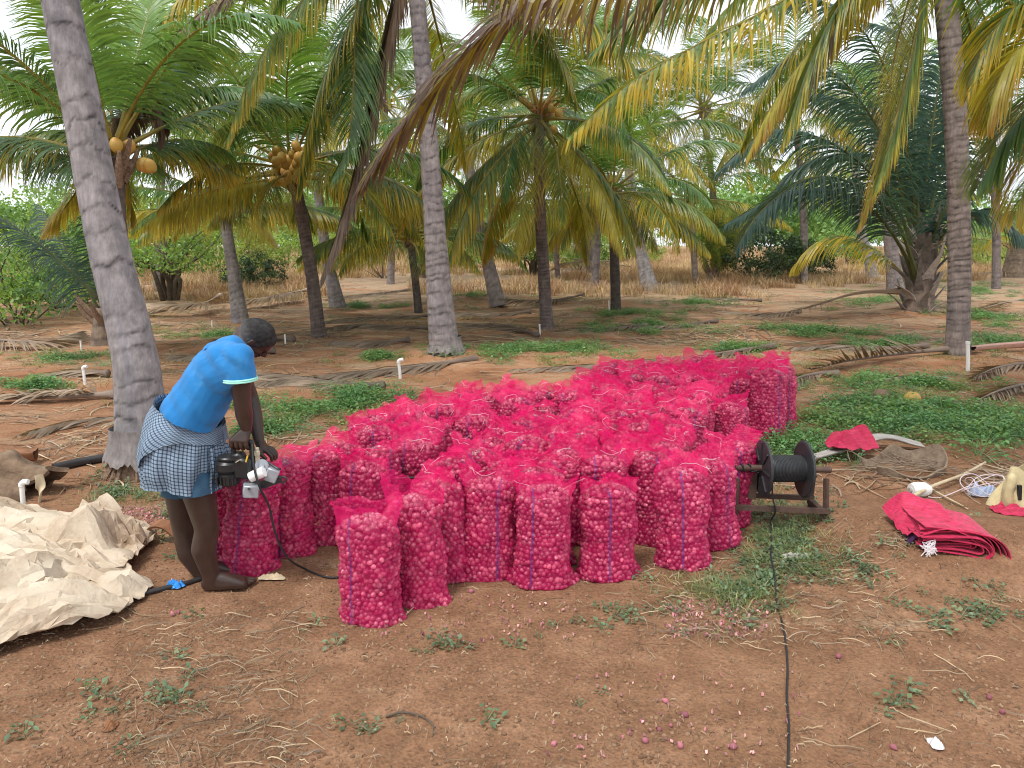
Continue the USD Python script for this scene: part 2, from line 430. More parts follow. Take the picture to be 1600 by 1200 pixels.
AGES = {   # base colour, tip colour, edge colour, edge amount
    'young': (GREEN_M * 1.1, GREEN_L * 1.0, YELLOW * .8, 0.15),
    'mature': (GREEN_D * 1.3, GREEN_M * 1.25, YELLOW * .85, 0.38),
    'old': (GREEN_D * 1.35 + YELLOW * .05, GREEN_L * .8 + YELLOW * .12, YELLOW, 0.78),
    'yellow': (GREEN_L * .5 + YELLOW * .5, YELLOW * 1.0, ORANGE, 0.5),
    'dead': (BROWN * 1.2, GREYB * .75, BROWN, 0.3),
    'blue': (BLUE_G * 1.0, BLUE_G * 1.6, YELLOW * .5, 0.14),
}
def add_frond(parent, curve, age, rng, n=56, L=0.75, droop=0.6, width=0.04, up=None, vee=0.2, rad=0.024, K=4, name='frond', **kw):
    b, t, e, a = AGES[age]
    k = 0.85 + 0.3 * rng.random()
    dead = age == 'dead'
    mesh, tint = frond_mesh(curve, up, n, L, width, droop, vee, base=b * k, tip=t * k, edge=e, edge_amt=a * (0.6 + 0.8 * rng.random()), rng=rng, rad=rad, K=K,
                            rach=np.array([.22, .15, .10]) if dead else (np.array([.10, .11, .035]) if age == 'blue' else np.array([.30, .25, .06])), **kw)
    if parent is None:
        return mesh, tint
    return obj(name, mesh, 'dry_frond_leaf' if dead else 'frond_leaf', parent, smooth=False, tint=tint)

def trunk_mesh(pts, r0, r1, ring=0.12, flare=0.5, sides=24, seed=0, step=0.03, col=(.30, .27, .25), dark=0.5, fl_len=None):
    """A ringed palm stem: leaf-scar steps, uneven girth, a swollen foot."""
    rng = np.random.default_rng(seed)
    c = spline(pts, 60)
    ln = np.r_[0, np.cumsum(np.linalg.norm(np.diff(c, axis=0), axis=1))]
    n = max(24, int(ln[-1] / step))
    h = np.linspace(0, ln[-1], n)
    c = np.stack([np.interp(h, ln, c[:, k]) for k in range(3)], -1)
    th = np.arange(sides) / sides * 2 * PI
    H, TH = np.meshgrid(h, th, indexing='ij')
    q = np.stack([np.cos(TH) * 1.1 + 7 * seed, np.sin(TH) * 1.1, H * 1.7], -1)
    warp = (meshkit.fbm(q, 3, seed) - 0.5) * 1.2 * ring + (nz(q * 6, seed + 1) - .5) * .12 * ring
    # ring spacing varies up the stem
    edges = [0.0]
    while edges[-1] < ln[-1] + 1:
        edges.append(edges[-1] + ring * (0.55 + 0.9 * rng.random()))
    edges = np.array(edges)
    ph = H + warp
    k = np.clip(np.searchsorted(edges, ph.ravel(), 'right') - 1, 0, len(edges) - 2).reshape(ph.shape)
    f = (ph - edges[k]) / (edges[k + 1] - edges[k])
    dist = np.minimum(f, 1 - f) * (edges[k + 1] - edges[k])
    notch = np.exp(-(dist / (0.007 + step * 0.30)) ** 2) * np.clip(1.6 * nz(q * 2.3, seed + 2) - .25, 0, 1)
    R = r0 + (r1 - r0) * (H / ln[-1]) ** 0.8 + flare * r0 * np.exp(-H / (fl_len or r0 * 1.7))
    R = R * (1 + 0.024 * (1 - f) - 0.03 * notch + 0.07 * (meshkit.fbm(q * 1.3, 3, seed + 5) - 0.5))
    tn = unit(np.gradient(c, axis=0))
    A = unit(np.cross(tn, [0, 1.0, 0.0])); B = np.cross(tn, A)
    V = c[:, None] + R[..., None] * (np.cos(TH)[..., None] * A[:, None] + np.sin(TH)[..., None] * B[:, None])
    tone = (0.72 + 0.5 * meshkit.fbm(q * np.array([2.2, 2.2, 1.2]), 4, seed + 8)) * (1 - dark * notch) * (0.86 + 0.28 * nz(np.stack([k * 3.1, k * 0 + seed, k * 0], -1) + 0.37, 3))
    stain = np.clip((nz(q * np.array([1.6, 1.6, .7]), seed + 11) - 0.5) * 2.2, 0, 1)[..., None]
    col = np.asarray(col) * tone[..., None]
    col = col * (1 - 0.7 * stain) + col * np.array([.62, .64, .74]) * 0.7 * stain
    i, j = np.meshgrid(np.arange(n - 1), np.arange(sides), indexing='ij')
    kk = (j + 1) % sides
    Q = np.stack([i * sides + j, i * sides + kk, (i + 1) * sides + kk, (i + 1) * sides + j], -1).reshape(-1, 4)
    return (V.reshape(-1, 3), Q), np.clip(col.reshape(-1, 3), 0.005, 1), c

usdkit.material(stage, '/World/Looks/palm_bark', {
    'a': ('attribute', {'attribute': 'tint'}), 'g': ('geometry', {}),
    'mp': ('mapping', {'scale': (38, 38, 9)}),
    'n': ('noise_texture', {'scale': 1.0, 'detail': 4.0, 'roughness': 0.6}),
    'n2': ('noise_texture', {'scale': 9.0, 'detail': 5.0, 'roughness': 0.6}),
    'r': ('rgb_ramp', {'ramp': [(0.3, (0.8,) * 3), (0.7, (1.15,) * 3)]}),
    'r2': ('rgb_ramp', {'ramp': [(0.3, (0.62,) * 3), (0.7, (1.25,) * 3)]}),
    'm': ('mix_color', {'blend_type': 'multiply', 'fac': 1.0, 'use_clamp': False}),
    'm2': ('mix_color', {'blend_type': 'multiply', 'fac': 1.0, 'use_clamp': False}),
    'b': ('bump', {'strength': 0.8, 'distance': 0.01}),
    'p': ('principled_bsdf', {'roughness': 0.88, 'specular_ior_level': 0.25}),
}, [('g.position', 'mp.vector'), ('mp.vector', 'n.vector'), ('g.position', 'n2.vector'), ('n.fac', 'r.fac'), ('n2.fac', 'r2.fac'), ('a.color', 'm.a'), ('r.color', 'm.b'), ('m.result', 'm2.a'), ('r2.color', 'm2.b'),
    ('m2.result', 'p.base_color'), ('n.fac', 'b.height'), ('b.normal', 'p.normal')], surface='p.BSDF')
plain('coconut_husk', (.50, .24, .05), 0.5, col2=(.40, .30, .06), scale=6)
plain('coconut_green', (.16, .20, .05), 0.45, col2=(.30, .26, .06), scale=6)
plain('palm_fibre', (.20, .13, .085), 0.95, 0.5, 40, 0.01)
plain('flower_stalk', (.52, .27, .08), 0.6, 0.3, 20)

def crown(t, top, rng, n=22, length=3.6, ages=None, sag=1.0, lo=-0.75, L=0.75, az0=None, leaflets=46, droop=0.75, skip=None, width=0.027, K=4, zmin=1.2):
    """Fronds in a spiral, the youngest upright, the oldest hanging."""
    az0 = rng.random() * 6.28 if az0 is None else az0
    for i in range(n):
        u = (i + 0.5) / n                                    # 0 youngest
        az = az0 + i * 2.39996 + rng.normal(0, .12)
        elev = 1.38 - (1.38 - lo) * u ** 0.85 + rng.normal(0, .08)
        if skip is not None and skip(az, elev):
            continue
        ln = length * (0.62 + 0.38 * min(1, u * 3.2)) * (0.9 + 0.2 * rng.random())
        start = np.asarray(top) + np.array([math.sin(az), math.cos(az), 0]) * 0.10 + np.array([0, 0, .25 - .45 * u])
        age = 'young' if u < .2 else 'mature' if u < .55 else 'old' if u < .85 else ('yellow' if rng.random() < .45 else 'old')
        if ages:
            age = ages(u, rng) or age
        sg, tw = sag * (0.7 + 0.5 * rng.random()) * (0.6 + 0.4 * min(1, u * 2)), rng.normal(0, .6)
        for _ in range(9):
            cv = arc(start, az, elev, ln, sg, 14, tw)
            if cv[:, 2].min() - L * .55 > zmin:
                break
            elev += .13; sg *= .88; ln *= .96
        add_frond(t, cv, age, rng, int(leaflets * 1.75), L * (0.85 + 0.3 * rng.random()), droop * (0.65 + 0.85 * u), width, vee=0.45 - 0.7 * u, K=K)

def boots(t, top, rng, n=9, r=0.16, mat='palm_fibre'):
    """Broken leaf bases and fibre below the crown."""
    parts = []
    for i in range(n):
        az = i * 2.4 + rng.normal(0, .2)
        d = np.array([math.sin(az), math.cos(az), 0])
        p0 = np.asarray(top) + np.array([0, 0, -.35 + .03 * i]) + d * r * .5
        parts.append(tube(spline([p0, p0 + d * r * .8 + [0, 0, .14], p0 + d * r * 1.5 + [0, 0, .36]], 5), [.075, .055, .045, .035, .02], 6))
    obj('leaf_base', join(parts), mat, t)

def coconuts(t, top, rng, n=8, r=0.082, mat='coconut_husk', az=None):
    for i in range(n):
        a = (az if az is not None else 0) + (rng.random() - .5) * (2.4 if az is not None else 6.28)
        c = np.asarray(top) + np.array([math.sin(a), math.cos(a), 0]) * (.20 + .22 * rng.random()) + [0, 0, -.30 + .42 * rng.random()]
        m = ball((0, 0, 0), (r * .88, r * .88, r * 1.08), 2)
        v = m[0] * (1 + 0.05 * np.cos(3 * np.arctan2(m[0][:, 1], m[0][:, 0])))[:, None]
        R = trimesh.transformations.euler_matrix(*rng.normal(0, .5, 3))[:3, :3]
        obj('coconut', (v @ R.T + c, m[1]), mat, t, smooth=True)

def nuts_at(t, g, pts, Y, rng, r=.082):
    for px, py in pts:
        c = at(px, py, Y + rng.normal(0, .08)) - g
        m = ball((0, 0, 0), (r * .88, r * .88, r * 1.08), 2)
        R = trimesh.transformations.euler_matrix(*rng.normal(0, .5, 3))[:3, :3]
        obj('coconut', ((m[0] * (1 + 0.05 * np.cos(3 * np.arctan2(m[0][:, 1], m[0][:, 0])))[:, None]) @ R.T + c, m[1]), 'coconut_husk', t, smooth=True)

def flowers(t, top, rng, n=10, az=0.0):
    parts = []
    for i in range(n):
        a = az + rng.normal(0, .9)
        p0 = np.asarray(top) + [0, 0, -.05]
        d = np.array([math.sin(a), math.cos(a), 0])
        p2 = p0 + d * (.35 + .3 * rng.random()) + [0, 0, .1 + .3 * rng.random()]
        parts.append(tube(spline([p0, (p0 + p2) / 2 + [0, 0, .08], p2], 6), [.02, .018, .016, .013, .01, .004], 5))
    obj('flower_stalk', join(parts), 'flower_stalk', t)

def skirt(t, r0, flare, seed, fl_len):
    """The broken edge of bark above the roots."""
    rng = np.random.default_rng(seed + 400)
    rb = r0 * (1 + flare)
    n = 90; th = np.linspace(0, 2 * PI, n + 1)
    jag = .05 * nz(np.stack([np.cos(th) * 3, np.sin(th) * 3, 0 * th], -1), seed) + .05 * rng.random(n + 1); jag[-1] = jag[0]
    rows = []
    for q in np.linspace(0, 1, 7):
        z = .34 - q * (.34 - .06 - jag)
        rows.append(np.stack([np.cos(th) * (r0 * (1 + flare * np.exp(-(z + .15) / fl_len)) + .010 + .045 * q ** 2), np.sin(th) * (r0 * (1 + flare * np.exp(-(z + .15) / fl_len)) + .010 + .045 * q ** 2), z], -1))
    P = np.array(rows); P += .012 * (np.stack([nz(P * 14, k) for k in range(3)], -1) - .5)
    P[:, -1] = P[:, 0]
    k = n + 1
    i, j = np.meshgrid(np.arange(6), np.arange(n), indexing='ij')
    Q = np.stack([i * k + j, i * k + j + 1, (i + 1) * k + j + 1, (i + 1) * k + j], -1).reshape(-1, 4)
    obj('bark_skirt', (P.reshape(-1, 3), Q), 'palm_bark', t, smooth=True, tint=np.tile(np.array([.22, .195, .185]), (len(P.reshape(-1, 3)), 1)))
    obj('root_mass', join([tube([(0, 0, -.1), (0, 0, .05), (0, 0, .16)], [rb * 1.03, rb * .97, rb * .9], 20)] + [tube(spline([(math.cos(a) * rb * .9, math.sin(a) * rb * .9, .10), (math.cos(a) * rb * 1.1, math.sin(a) * rb * 1.1, .04), (math.cos(a) * rb * 1.3, math.sin(a) * rb * 1.3, -.03)], 5), .010, 4) for a in rng.random(40) * 6.28]), 'palm_fibre', t)

def palm(label, foot_px, path, depth_lean=0.0, r0=0.17, r1=0.12, top_h=None, ring=0.09, col=(.30, .27, .25), dark=.5, seed=1, crown_kw=None, nuts=0, nut_az=PI, fl=0, name='coconut_palm', group='coconut palms of the grove',
         flare=.45, sides=20, step=.03, Y=None, nbase=9, fl_len=None):
    """A palm whose foot stands where the photograph shows it and whose stem passes the given pixels, top last."""
    rng = np.random.default_rng(seed)
    g = G(*foot_px) if Y is None else None
    if Y is not None:
        g = at(foot_px[0], foot_px[1], Y); g[2] = float(gz(g[0], g[1]))
    pts = [np.array([g[0], g[1], g[2] - .15])]
    for k, (px, py) in enumerate(path):
        pts.append(at(px, py, g[1] + depth_lean * (k + 1) / len(path)))
    t = thing(name, label, 'palm tree', g, group=group)
    mesh, tint, c = trunk_mesh([p - g for p in pts], r0, r1, ring, flare, sides, seed, step, col, dark, fl_len)
    obj('trunk', mesh, 'palm_bark', t, smooth=True, tint=tint)
    top = c[-1]
    if crown_kw is not None:
        crown(t, top, rng, **crown_kw)
        if nbase:
            boots(t, top, rng, nbase, r1 * 1.2)
    if nuts:
        coconuts(t, top, rng, nuts, az=nut_az)
    if fl:
        flowers(t, top, rng, fl, nut_az)
    return t, g, top

DARKBARK, GREYBARK = (.15, .115, .10), (.262, .238, .236)
FR = lambda d: max(22, int(62 - d * 0.9))
GROVE = {}
def low(n, length, L=.72, sag=1.25, lo=-.8, leaflets=46, **k):
    return dict(n=n, length=length, L=L, sag=sag, lo=lo, leaflets=leaflets, **k)
def left_gone(az, el):      # leaves no frond between this crown and the camera
    return math.cos(az) < -0.25

P1 = palm('thick pale grey coconut palm leaning left, just behind the bending man', (222, 738), [(217, 610), (203, 520), (179, 425), (158, 330), (124, 150), (94, 0), (56, -200)], 0.3, .148, .112, ring=.2, col=GREYBARK, dark=.85, seed=11, flare=.45, fl_len=.62, sides=40, step=.018,
          crown_kw=dict(n=15, length=3.6, L=.8, leaflets=56, skip=lambda a, e: e < .75))
P2 = palm('grey ringed coconut palm with broken bark skirt, behind the middle of the bags', (697, 562), [(686, 450), (672, 250), (652, 0), (640, -130)], -0.2, .105, .092, ring=.13, col=(.285, .25, .245), dark=.75, seed=12, flare=1.25, fl_len=1.9, sides=36, step=.022,
          crown_kw=dict(n=26, length=3.7, L=.85, leaflets=60, skip=lambda a, e: math.cos(a) < -.5 and e < .9))
P3 = palm('tall straight coconut palm with closely ringed brown stem, behind the right stub pipe', (1497, 562), [(1499, 430), (1497, 280), (1490, 140), (1478, 0), (1468, -120)], 0.2, .148, .136, ring=.085, col=(.25, .205, .185), dark=.8, seed=13, flare=.4, sides=36, step=.02,
          crown_kw=dict(n=28, length=3.9, L=.85, leaflets=60, skip=lambda a, e: math.cos(a) < -.5 and e < .9))
P4 = palm('dark stemmed coconut palm with orange flower tuft in its crown, right of the middle trunk', (856, 520), [(848, 400), (843, 300), (843, 185)], 0.0, .122, .09, ring=.06, col=(.19, .15, .135), dark=.6, seed=14, flare=.5, step=.022,
          crown_kw=low(30, 3.1, .8, 1.45, -1.0, 56, zmin=.75), fl=26, nut_az=PI * .8, nuts=3)
P5 = palm('dark slender coconut palm with orange coconuts, beyond the bending man', (500, 526), [(487, 430), (470, 330), (455, 262)], 0.1, .118, .095, ring=.065, col=(.16, .125, .11), dark=.6, seed=15, flare=.35, step=.022,
          crown_kw=low(28, 3.1, .78, 1.25, -.85, 54, zmin=1.2), nuts=16, nut_az=PI)
P6 = palm('straight dark thin stemmed coconut palm between the flowering palm and the leaning grey one', (963, 484), [(960, 400), (957, 300)], 0, .12, .105, ring=.08, col=(.12, .10, .09), dark=.5, seed=16, flare=.2,
          crown_kw=low(28, 3.2, .85, 1.4, -.95, 46, zmin=.8))
P7 = palm('pale grey coconut palm leaning left with swollen foot, right of the straight dark stem', (1018, 454), [(1003, 400), (992, 330), (975, 215)], 0.4, .155, .13, ring=.14, col=(.31, .28, .27), dark=.4, seed=17, flare=1.1, fl_len=.8,
          crown_kw=low(20, 3.6, .9, 1.2, -.6, 40, zmin=2.2))
P8 = palm('grey coconut palm leaning left, half hidden behind the hanging dry leaf', (530, 481), [(517, 430), (507, 380), (478, 130)], 0.5, .13, .10, ring=.14, col=(.29, .255, .25), dark=.5, seed=18, flare=.8, fl_len=.8,
          crown_kw=low(22, 3.6, .85, 0.95, -.5, 42, zmin=2.5))
P9 = palm('grey coconut palm with bent stem rising behind the bending man\'s head', (376, 503), [(367, 440), (356, 370), (352, 325)], 0.2, .125, .10, ring=.11, col=(.28, .25, .24), dark=.5, seed=19, flare=.7, fl_len=.7,
          crown_kw=low(22, 3.4, .8, 1.3, -.9, 44))
P10 = palm('small dark coconut palm with low drooping crown left of the middle grey trunk', (655, 489), [(648, 430), (640, 365)], 0, .095, .08, ring=.08, col=(.13, .105, .095), dark=.5, seed=20, flare=.3,
          crown_kw=low(26, 3.2, .8, 1.35, -.95, 44, zmin=.5))
P11 = palm('grey coconut palm leaning left, seen far behind just right of the middle trunk', (778, 469), [(765, 420), (748, 350), (728, 225)], 0.3, .14, .11, ring=.14, col=(.27, .23, .22), dark=.4, seed=21, flare=.6, fl_len=.8,
          crown_kw=low(22, 3.5, .85, 1.1, -.7, 40, zmin=2.2))
P12 = palm('thin far coconut palm just right of the flowering palm\'s stem', (872, 441), [(870, 410), (867, 360)], 0, .10, .09, ring=.12, col=(.20, .15, .13), seed=22, flare=.2, sides=12, Y=28, crown_kw=low(18, 3.4, .85, 1.3, -.8, 30, K=3))
P13 = palm('far grey coconut palm with brown dead leaf skirt behind the heap of dry fronds', (922, 413), [(921, 390), (917, 330)], 0, .16, .14, ring=.15, col=(.20, .18, .18), seed=23, flare=.25, sides=12, Y=34, crown_kw=low(20, 3.3, .9, 1.35, -.9, 30, K=3))
P14 = palm('thin pale brown coconut palm left of the small bushy palm', (1087, 442), [(1084, 390), (1080, 310)], 0, .11, .10, ring=.12, col=(.28, .23, .19), seed=24, flare=.2, sides=12, Y=27, crown_kw=low(20, 3.8, .85, 1.2, -.8, 36, K=3))
P17 = palm('grey coconut palm with rings, directly behind the short shaggy palm', (1402, 436), [(1393, 390), (1384, 300), (1370, 180)], 0, .22, .17, ring=.13, col=(.27, .235, .225), seed=25, flare=.3, sides=16, Y=24, crown_kw=low(20, 3.8, .85, 1.1, -.7, 38), nuts=5)
P18 = palm('far coconut palm whose pale foot leans sharply left behind the shaggy palm', (1366, 424), [(1356, 395), (1345, 360), (1335, 240)], 0.5, .20, .15, ring=.15, col=(.32, .29, .27), seed=26, flare=.5, sides=14, Y=30, crown_kw=low(18, 3.6, .9, 1.0, -.6, 32, K=3, zmin=2))
P21 = palm('coconut palm with dead brown sheath, its stem hidden behind the nearest grey trunk', (208, 585), [(196, 480), (180, 360), (176, 245)], 0.0, .16, .12, ring=.08, col=(.13, .10, .09), seed=27, flare=.3,
           crown_kw=low(27, 3.3, .8, 1.05, -.75, 56, skip=lambda a, e: (math.cos(a) < -.2 and e < .35) or (math.sin(a) > .25 and e < .3), zmin=2.0, ages=lambda u, r: 'mature' if u > .5 else None), nuts=7, nut_az=PI * .75)
P22 = palm('coconut palm outside the right edge whose leaves reach into the picture', (1750, 640), [(1740, 400), (1720, 120)], 0, .17, .14, ring=.09, col=(.27, .23, .21), seed=28,
           crown_kw=low(22, 3.6, .8, 1.1, -.6, 54, skip=lambda a, e: math.sin(a) < 0.15 and e < .7))
FAR = [((245, 452), [(250, 330), (255, 120)], 24, 'far coconut palm rising above the spreading green tree'), ((40, 455), [(42, 300), (36, 90)], 22, 'far coconut palm at the left edge behind the bushes'),
       ((610, 446), [(612, 330), (600, 160)], 27, 'far coconut palm between the hanging dry leaf and the middle trunk'), ((1118, 424), [(1116, 330), (1100, 170)], 29, 'far coconut palm above the dark shrub'),
       ((1560, 426), [(1556, 330), (1545, 150)], 25, 'far coconut palm right of the tall right trunk'), ((762, 428), [(765, 350), (775, 190)], 30, 'far coconut palm behind the gap left of the flowering palm'),
       ((1258, 424), [(1255, 330), (1240, 150)], 27, 'far coconut palm behind the dark leaves of the shaggy palm'), ((930, 420), [(935, 300), (935, 90)], 26, 'tall far coconut palm behind the flower tuft')]
for k, (f, pth, Y, lab) in enumerate([FAR[0], FAR[2], FAR[3], FAR[4], FAR[5], FAR[6], FAR[7]]):
    palm(lab, f, pth, 0.2, .13, .11, ring=.14, col=(.24, .20, .19), seed=40 + k, flare=.25, sides=12, Y=Y, step=.05, crown_kw=low(26, 3.6, 1.05, 1.15, -.7, 38, K=3, zmin=2.6))

skirt(P1[0], .148, .45, 1, .62); skirt(P2[0], .105, 1.25, 2, 1.9)
# fronds that the photograph shows one by one
rngF = np.random.default_rng(5)
def seen(t, g, age, pts, Y, n=70, L=.85, droop=.7, width=.029, dY=0.0, N=18, **kw):
    n = int(n * 1.35)
    P = [at(px, py, Y + dY * i / max(1, len(pts) - 1)) - g for i, (px, py) in enumerate(pts)]
    return add_frond(t, spline(P, N), age, rngF, n, L, droop, width, **kw)
t, g, top = P3
for age, pts, Y, kw in (('old', [(1466, -140), (1330, -60), (1200, 15), (1090, 70), (985, 130), (890, 215)], 9.2, dict(dY=-2.2, L=.95, droop=.75, n=90)),
                        ('old', [(1466, -140), (1400, -90), (1330, -20), (1270, 90), (1225, 220)], 10.6, dict(L=1.0, droop=.9, n=80)),
                        ('dead', [(1466, -140), (1350, -50), (1290, 60), (1240, 180)], 11.2, dict(L=.9, droop=.9, n=60, comb=.6)),
                        ('old', [(1466, -140), (1450, -60), (1432, 60), (1405, 180), (1370, 290)], 11.0, dict(L=.95, droop=.75, n=80)),
                        ('yellow', [(1468, -130), (1440, 0), (1400, 180), (1345, 350)], 11.6, dict(L=.9, droop=.7, n=70)),
                        ('mature', [(1466, -140), (1540, -80), (1640, 0)], 10.6, dict(L=.9))):
    seen(t, g, age, pts, Y, **kw)
t, g, top = P2
for age, pts, Y, kw in (('dead', [(640, -140), (628, -40), (603, 80), (572, 210), (540, 330), (505, 430)], 11.2, dict(L=1.0, droop=.5, n=130, comb=.7, dY=-.7, spread=(50, 22), rad=.03, width=.04)),
                        ('mature', [(640, -140), (590, -90), (560, -10), (553, 110), (545, 220), (520, 280)], 11.2, dict(L=.85, droop=.45, n=80, dY=-.9)),
                        ('dead', [(640, -140), (560, -120), (420, -50), (330, 10), (270, 60)], 10.5, dict(L=.7, droop=.35, n=50, comb=.7, dY=-2.0)),
                        ('mature', [(640, -140), (540, -130), (460, -60), (420, 30)], 11.2, dict(L=.85, droop=.8, n=70))):
    seen(t, g, age, pts, Y, **kw)
t, g, top = P22
for age, pts, Y, kw in (('old', [(1720, 110), (1650, 20), (1590, 10), (1540, 70), (1515, 140)], 7.6, dict(L=.8, droop=.8)), ('yellow', [(1720, 110), (1660, 60), (1600, 70), (1560, 130), (1545, 190)], 7.2, dict(L=.75, droop=.8)),
                        ('mature', [(1720, 115), (1650, 130), (1580, 200), (1530, 290)], 7.8, dict(L=.8, droop=.5)), ('old', [(1720, 120), (1670, 170), (1620, 240), (1590, 330)], 7.4, dict(L=.8, droop=.7))):
    seen(t, g, age, pts, Y, **kw)
# a palm beyond the top of the frame: brown tipped leaves hang in from above
tO = palm('coconut palm outside the frame whose browning leaves hang into the top', (2050, 900), [(1950, 500), (1500, -900)], 0.8, .16, .14, ring=.1, col=(.28, .24, .22), seed=60,
          crown_kw=dict(n=14, length=3.6, L=.8, leaflets=50, lo=.1))
t, g, top = tO
tp = g + top
def hang(age, pts, Y, **kw):
    P = [at(px, py, y) for (px, py), y in zip(pts, np.linspace(Y[0], Y[1], len(pts)))]
    b, tt_, e, a = AGES[age]
    return seen(t, g, age, pts, Y[0], dY=Y[1] - Y[0], **kw)
AGES['browning'] = (YELLOW * .6 + GREEN_L * .2, ORANGE * .5, np.array([.15, .095, .07]), 0.95)
hang('browning', [(1230, -330), (1040, -110), (880, -30), (775, 40), (690, 125), (610, 225), (560, 300)], (5.6, 7.0), n=80, L=.95, droop=.35, comb=1.0, width=.030, rad=.026, ragged=.35)
hang('browning', [(1300, -330), (1160, -130), (1010, -55), (880, -30), (740, -25)], (4.9, 5.6), n=60, L=.70, droop=1.5, width=.026, rad=.028, ragged=.35)
hang('mature', [(1380, -330), (1250, -160), (1130, -60), (1010, 10), (930, 80)], (6.2, 6.8), n=80, L=.8, droop=.7, rad=.03)
t, g, top = P21
for age, pts, Y, kw in (('yellow', [(165, 235), (140, 265), (112, 310), (70, 365)], 10.8, dict(L=.55, droop=.5, n=60)), ('yellow', [(180, 240), (196, 270), (204, 310), (205, 350)], 11.2, dict(L=.45, droop=.4, n=50)),
                        ('mature', [(168, 225), (120, 150), (60, 118), (-20, 112)], 10.4, dict(L=.9, droop=1.0, n=76)), ('old', [(165, 225), (100, 205), (30, 215), (-40, 250)], 10.2, dict(L=.9, droop=1.0, n=76)),
                        ('mature', [(190, 215), (235, 165), (300, 140), (390, 138), (470, 165)], 11.2, dict(L=.75, droop=.95, n=76)), ('mature', [(190, 215), (240, 140), (310, 80), (360, 75)], 11.4, dict(L=.8, droop=.45, n=66)),
                        ('old', [(190, 230), (250, 228), (310, 242), (370, 272)], 11.0, dict(L=.7, droop=.95, n=66)), ('mature', [(178, 205), (165, 100), (150, -40)], 11.4, dict(L=.8, droop=.3, n=70))):
    seen(t, g, age, pts, Y, **kw)
seen(t, g, 'dead', [(188, 225), (205, 175), (232, 150), (252, 180), (250, 228)], 9.9, n=120, L=.42, droop=1.2, width=.03, bare=.05, rad=.03)
seen(t, g, 'dead', [(186, 225), (192, 190), (184, 200), (170, 232)], 9.8, n=80, L=.35, droop=1.2, width=.03, bare=.05, rad=.02)
nuts_at(P5[0], P5[1], [(432, 236), (440, 246), (431, 252), (446, 256), (462, 228), (470, 236), (466, 246), (475, 243), (458, 240), (472, 252), (463, 256), (426, 244)], P5[1][1] - .62, rngF)
# the dead fibre sheath over the coconuts
sh = []
for k in range(46):
    a = rngF.random()
    p0 = at(188 + 18 * rngF.random(), 190 + 30 * rngF.random(), 10.75) - g
    p1 = at(215 + 30 * a, 150 - 12 * rngF.random() + 14 * a, 10.7) - g
    p2 = at(240 + 14 * rngF.random(), 190 + 40 * rngF.random(), 10.6) - g
    if k % 3 == 0:
        p1 = at(185 + 30 * a, 175, 10.65) - g; p2 = at(165 + 20 * a, 225 + 15 * rngF.random(), 10.6) - g
    sh.append(tube(spline([p0, p1, p2], 7), np.array([.016, .022, .02, .016, .012, .008, .003]), 5))
obj('dead_sheath', join(sh), 'palm_fibre', t)

# the short shaggy palm: no stem yet, a fountain of dark blue green leaves
g = G(1432, 497)
P16 = t = thing('young_coconut_palm', 'short shaggy coconut palm with great dark bluish leaves and a stump of grey leaf bases', 'palm tree', g, group='young palms without a clear stem')
mesh, tint, c = trunk_mesh([(0, 0, -.15), (.02, 0, .5), (.06, 0, 1.2), (.10, .02, 2.2)], .33, .20, .2, .18, 28, 5, .03, (.19, .14, .11), .4)
obj('trunk', mesh, 'palm_bark', t, smooth=True, tint=tint)
rr = np.random.default_rng(77)
for k in range(40):
    a, h = k * 2.4, .05 + 1.8 * k / 40
    d = np.array([math.sin(a), math.cos(a), 0]); s = np.array([math.cos(a), -math.sin(a), 0])
    r = .34 - .08 * h
    l = .35 + .5 * rr.random()
    pts = spline([d * r * .75 + [0, 0, h], d * (r + .08) + [0, 0, h + .22], d * (r + .18 + .38 * rr.random()) + [0, 0, h + l * (.6 + .5 * rr.random())]], 6)
    w = np.array([.13, .12, .09, .07, .05, .015]) * (.8 + .5 * rr.random())
    a0, a1 = pts - s * w[:, None], pts + s * w[:, None]
    v = np.vstack([a0, a1, a0 + d * .02, a1 + d * .02]); f = []
    for i in range(5):
        f += [[i, i + 1, 7 + i], [i, 7 + i, 6 + i], [12 + i, 18 + i, 13 + i], [18 + i, 19 + i, 13 + i], [i, 12 + i, 13 + i], [i, 13 + i, i + 1], [6 + i, 7 + i, 19 + i], [6 + i, 19 + i, 18 + i]]
    obj('leaf_base', (v, np.array(f)), 'old_leaf_base' if False else 'tinted_matte', t, smooth=False, tint=np.tile(np.array([.26, .22, .19]) * (.5 + .8 * rr.random()), (len(v), 1)))
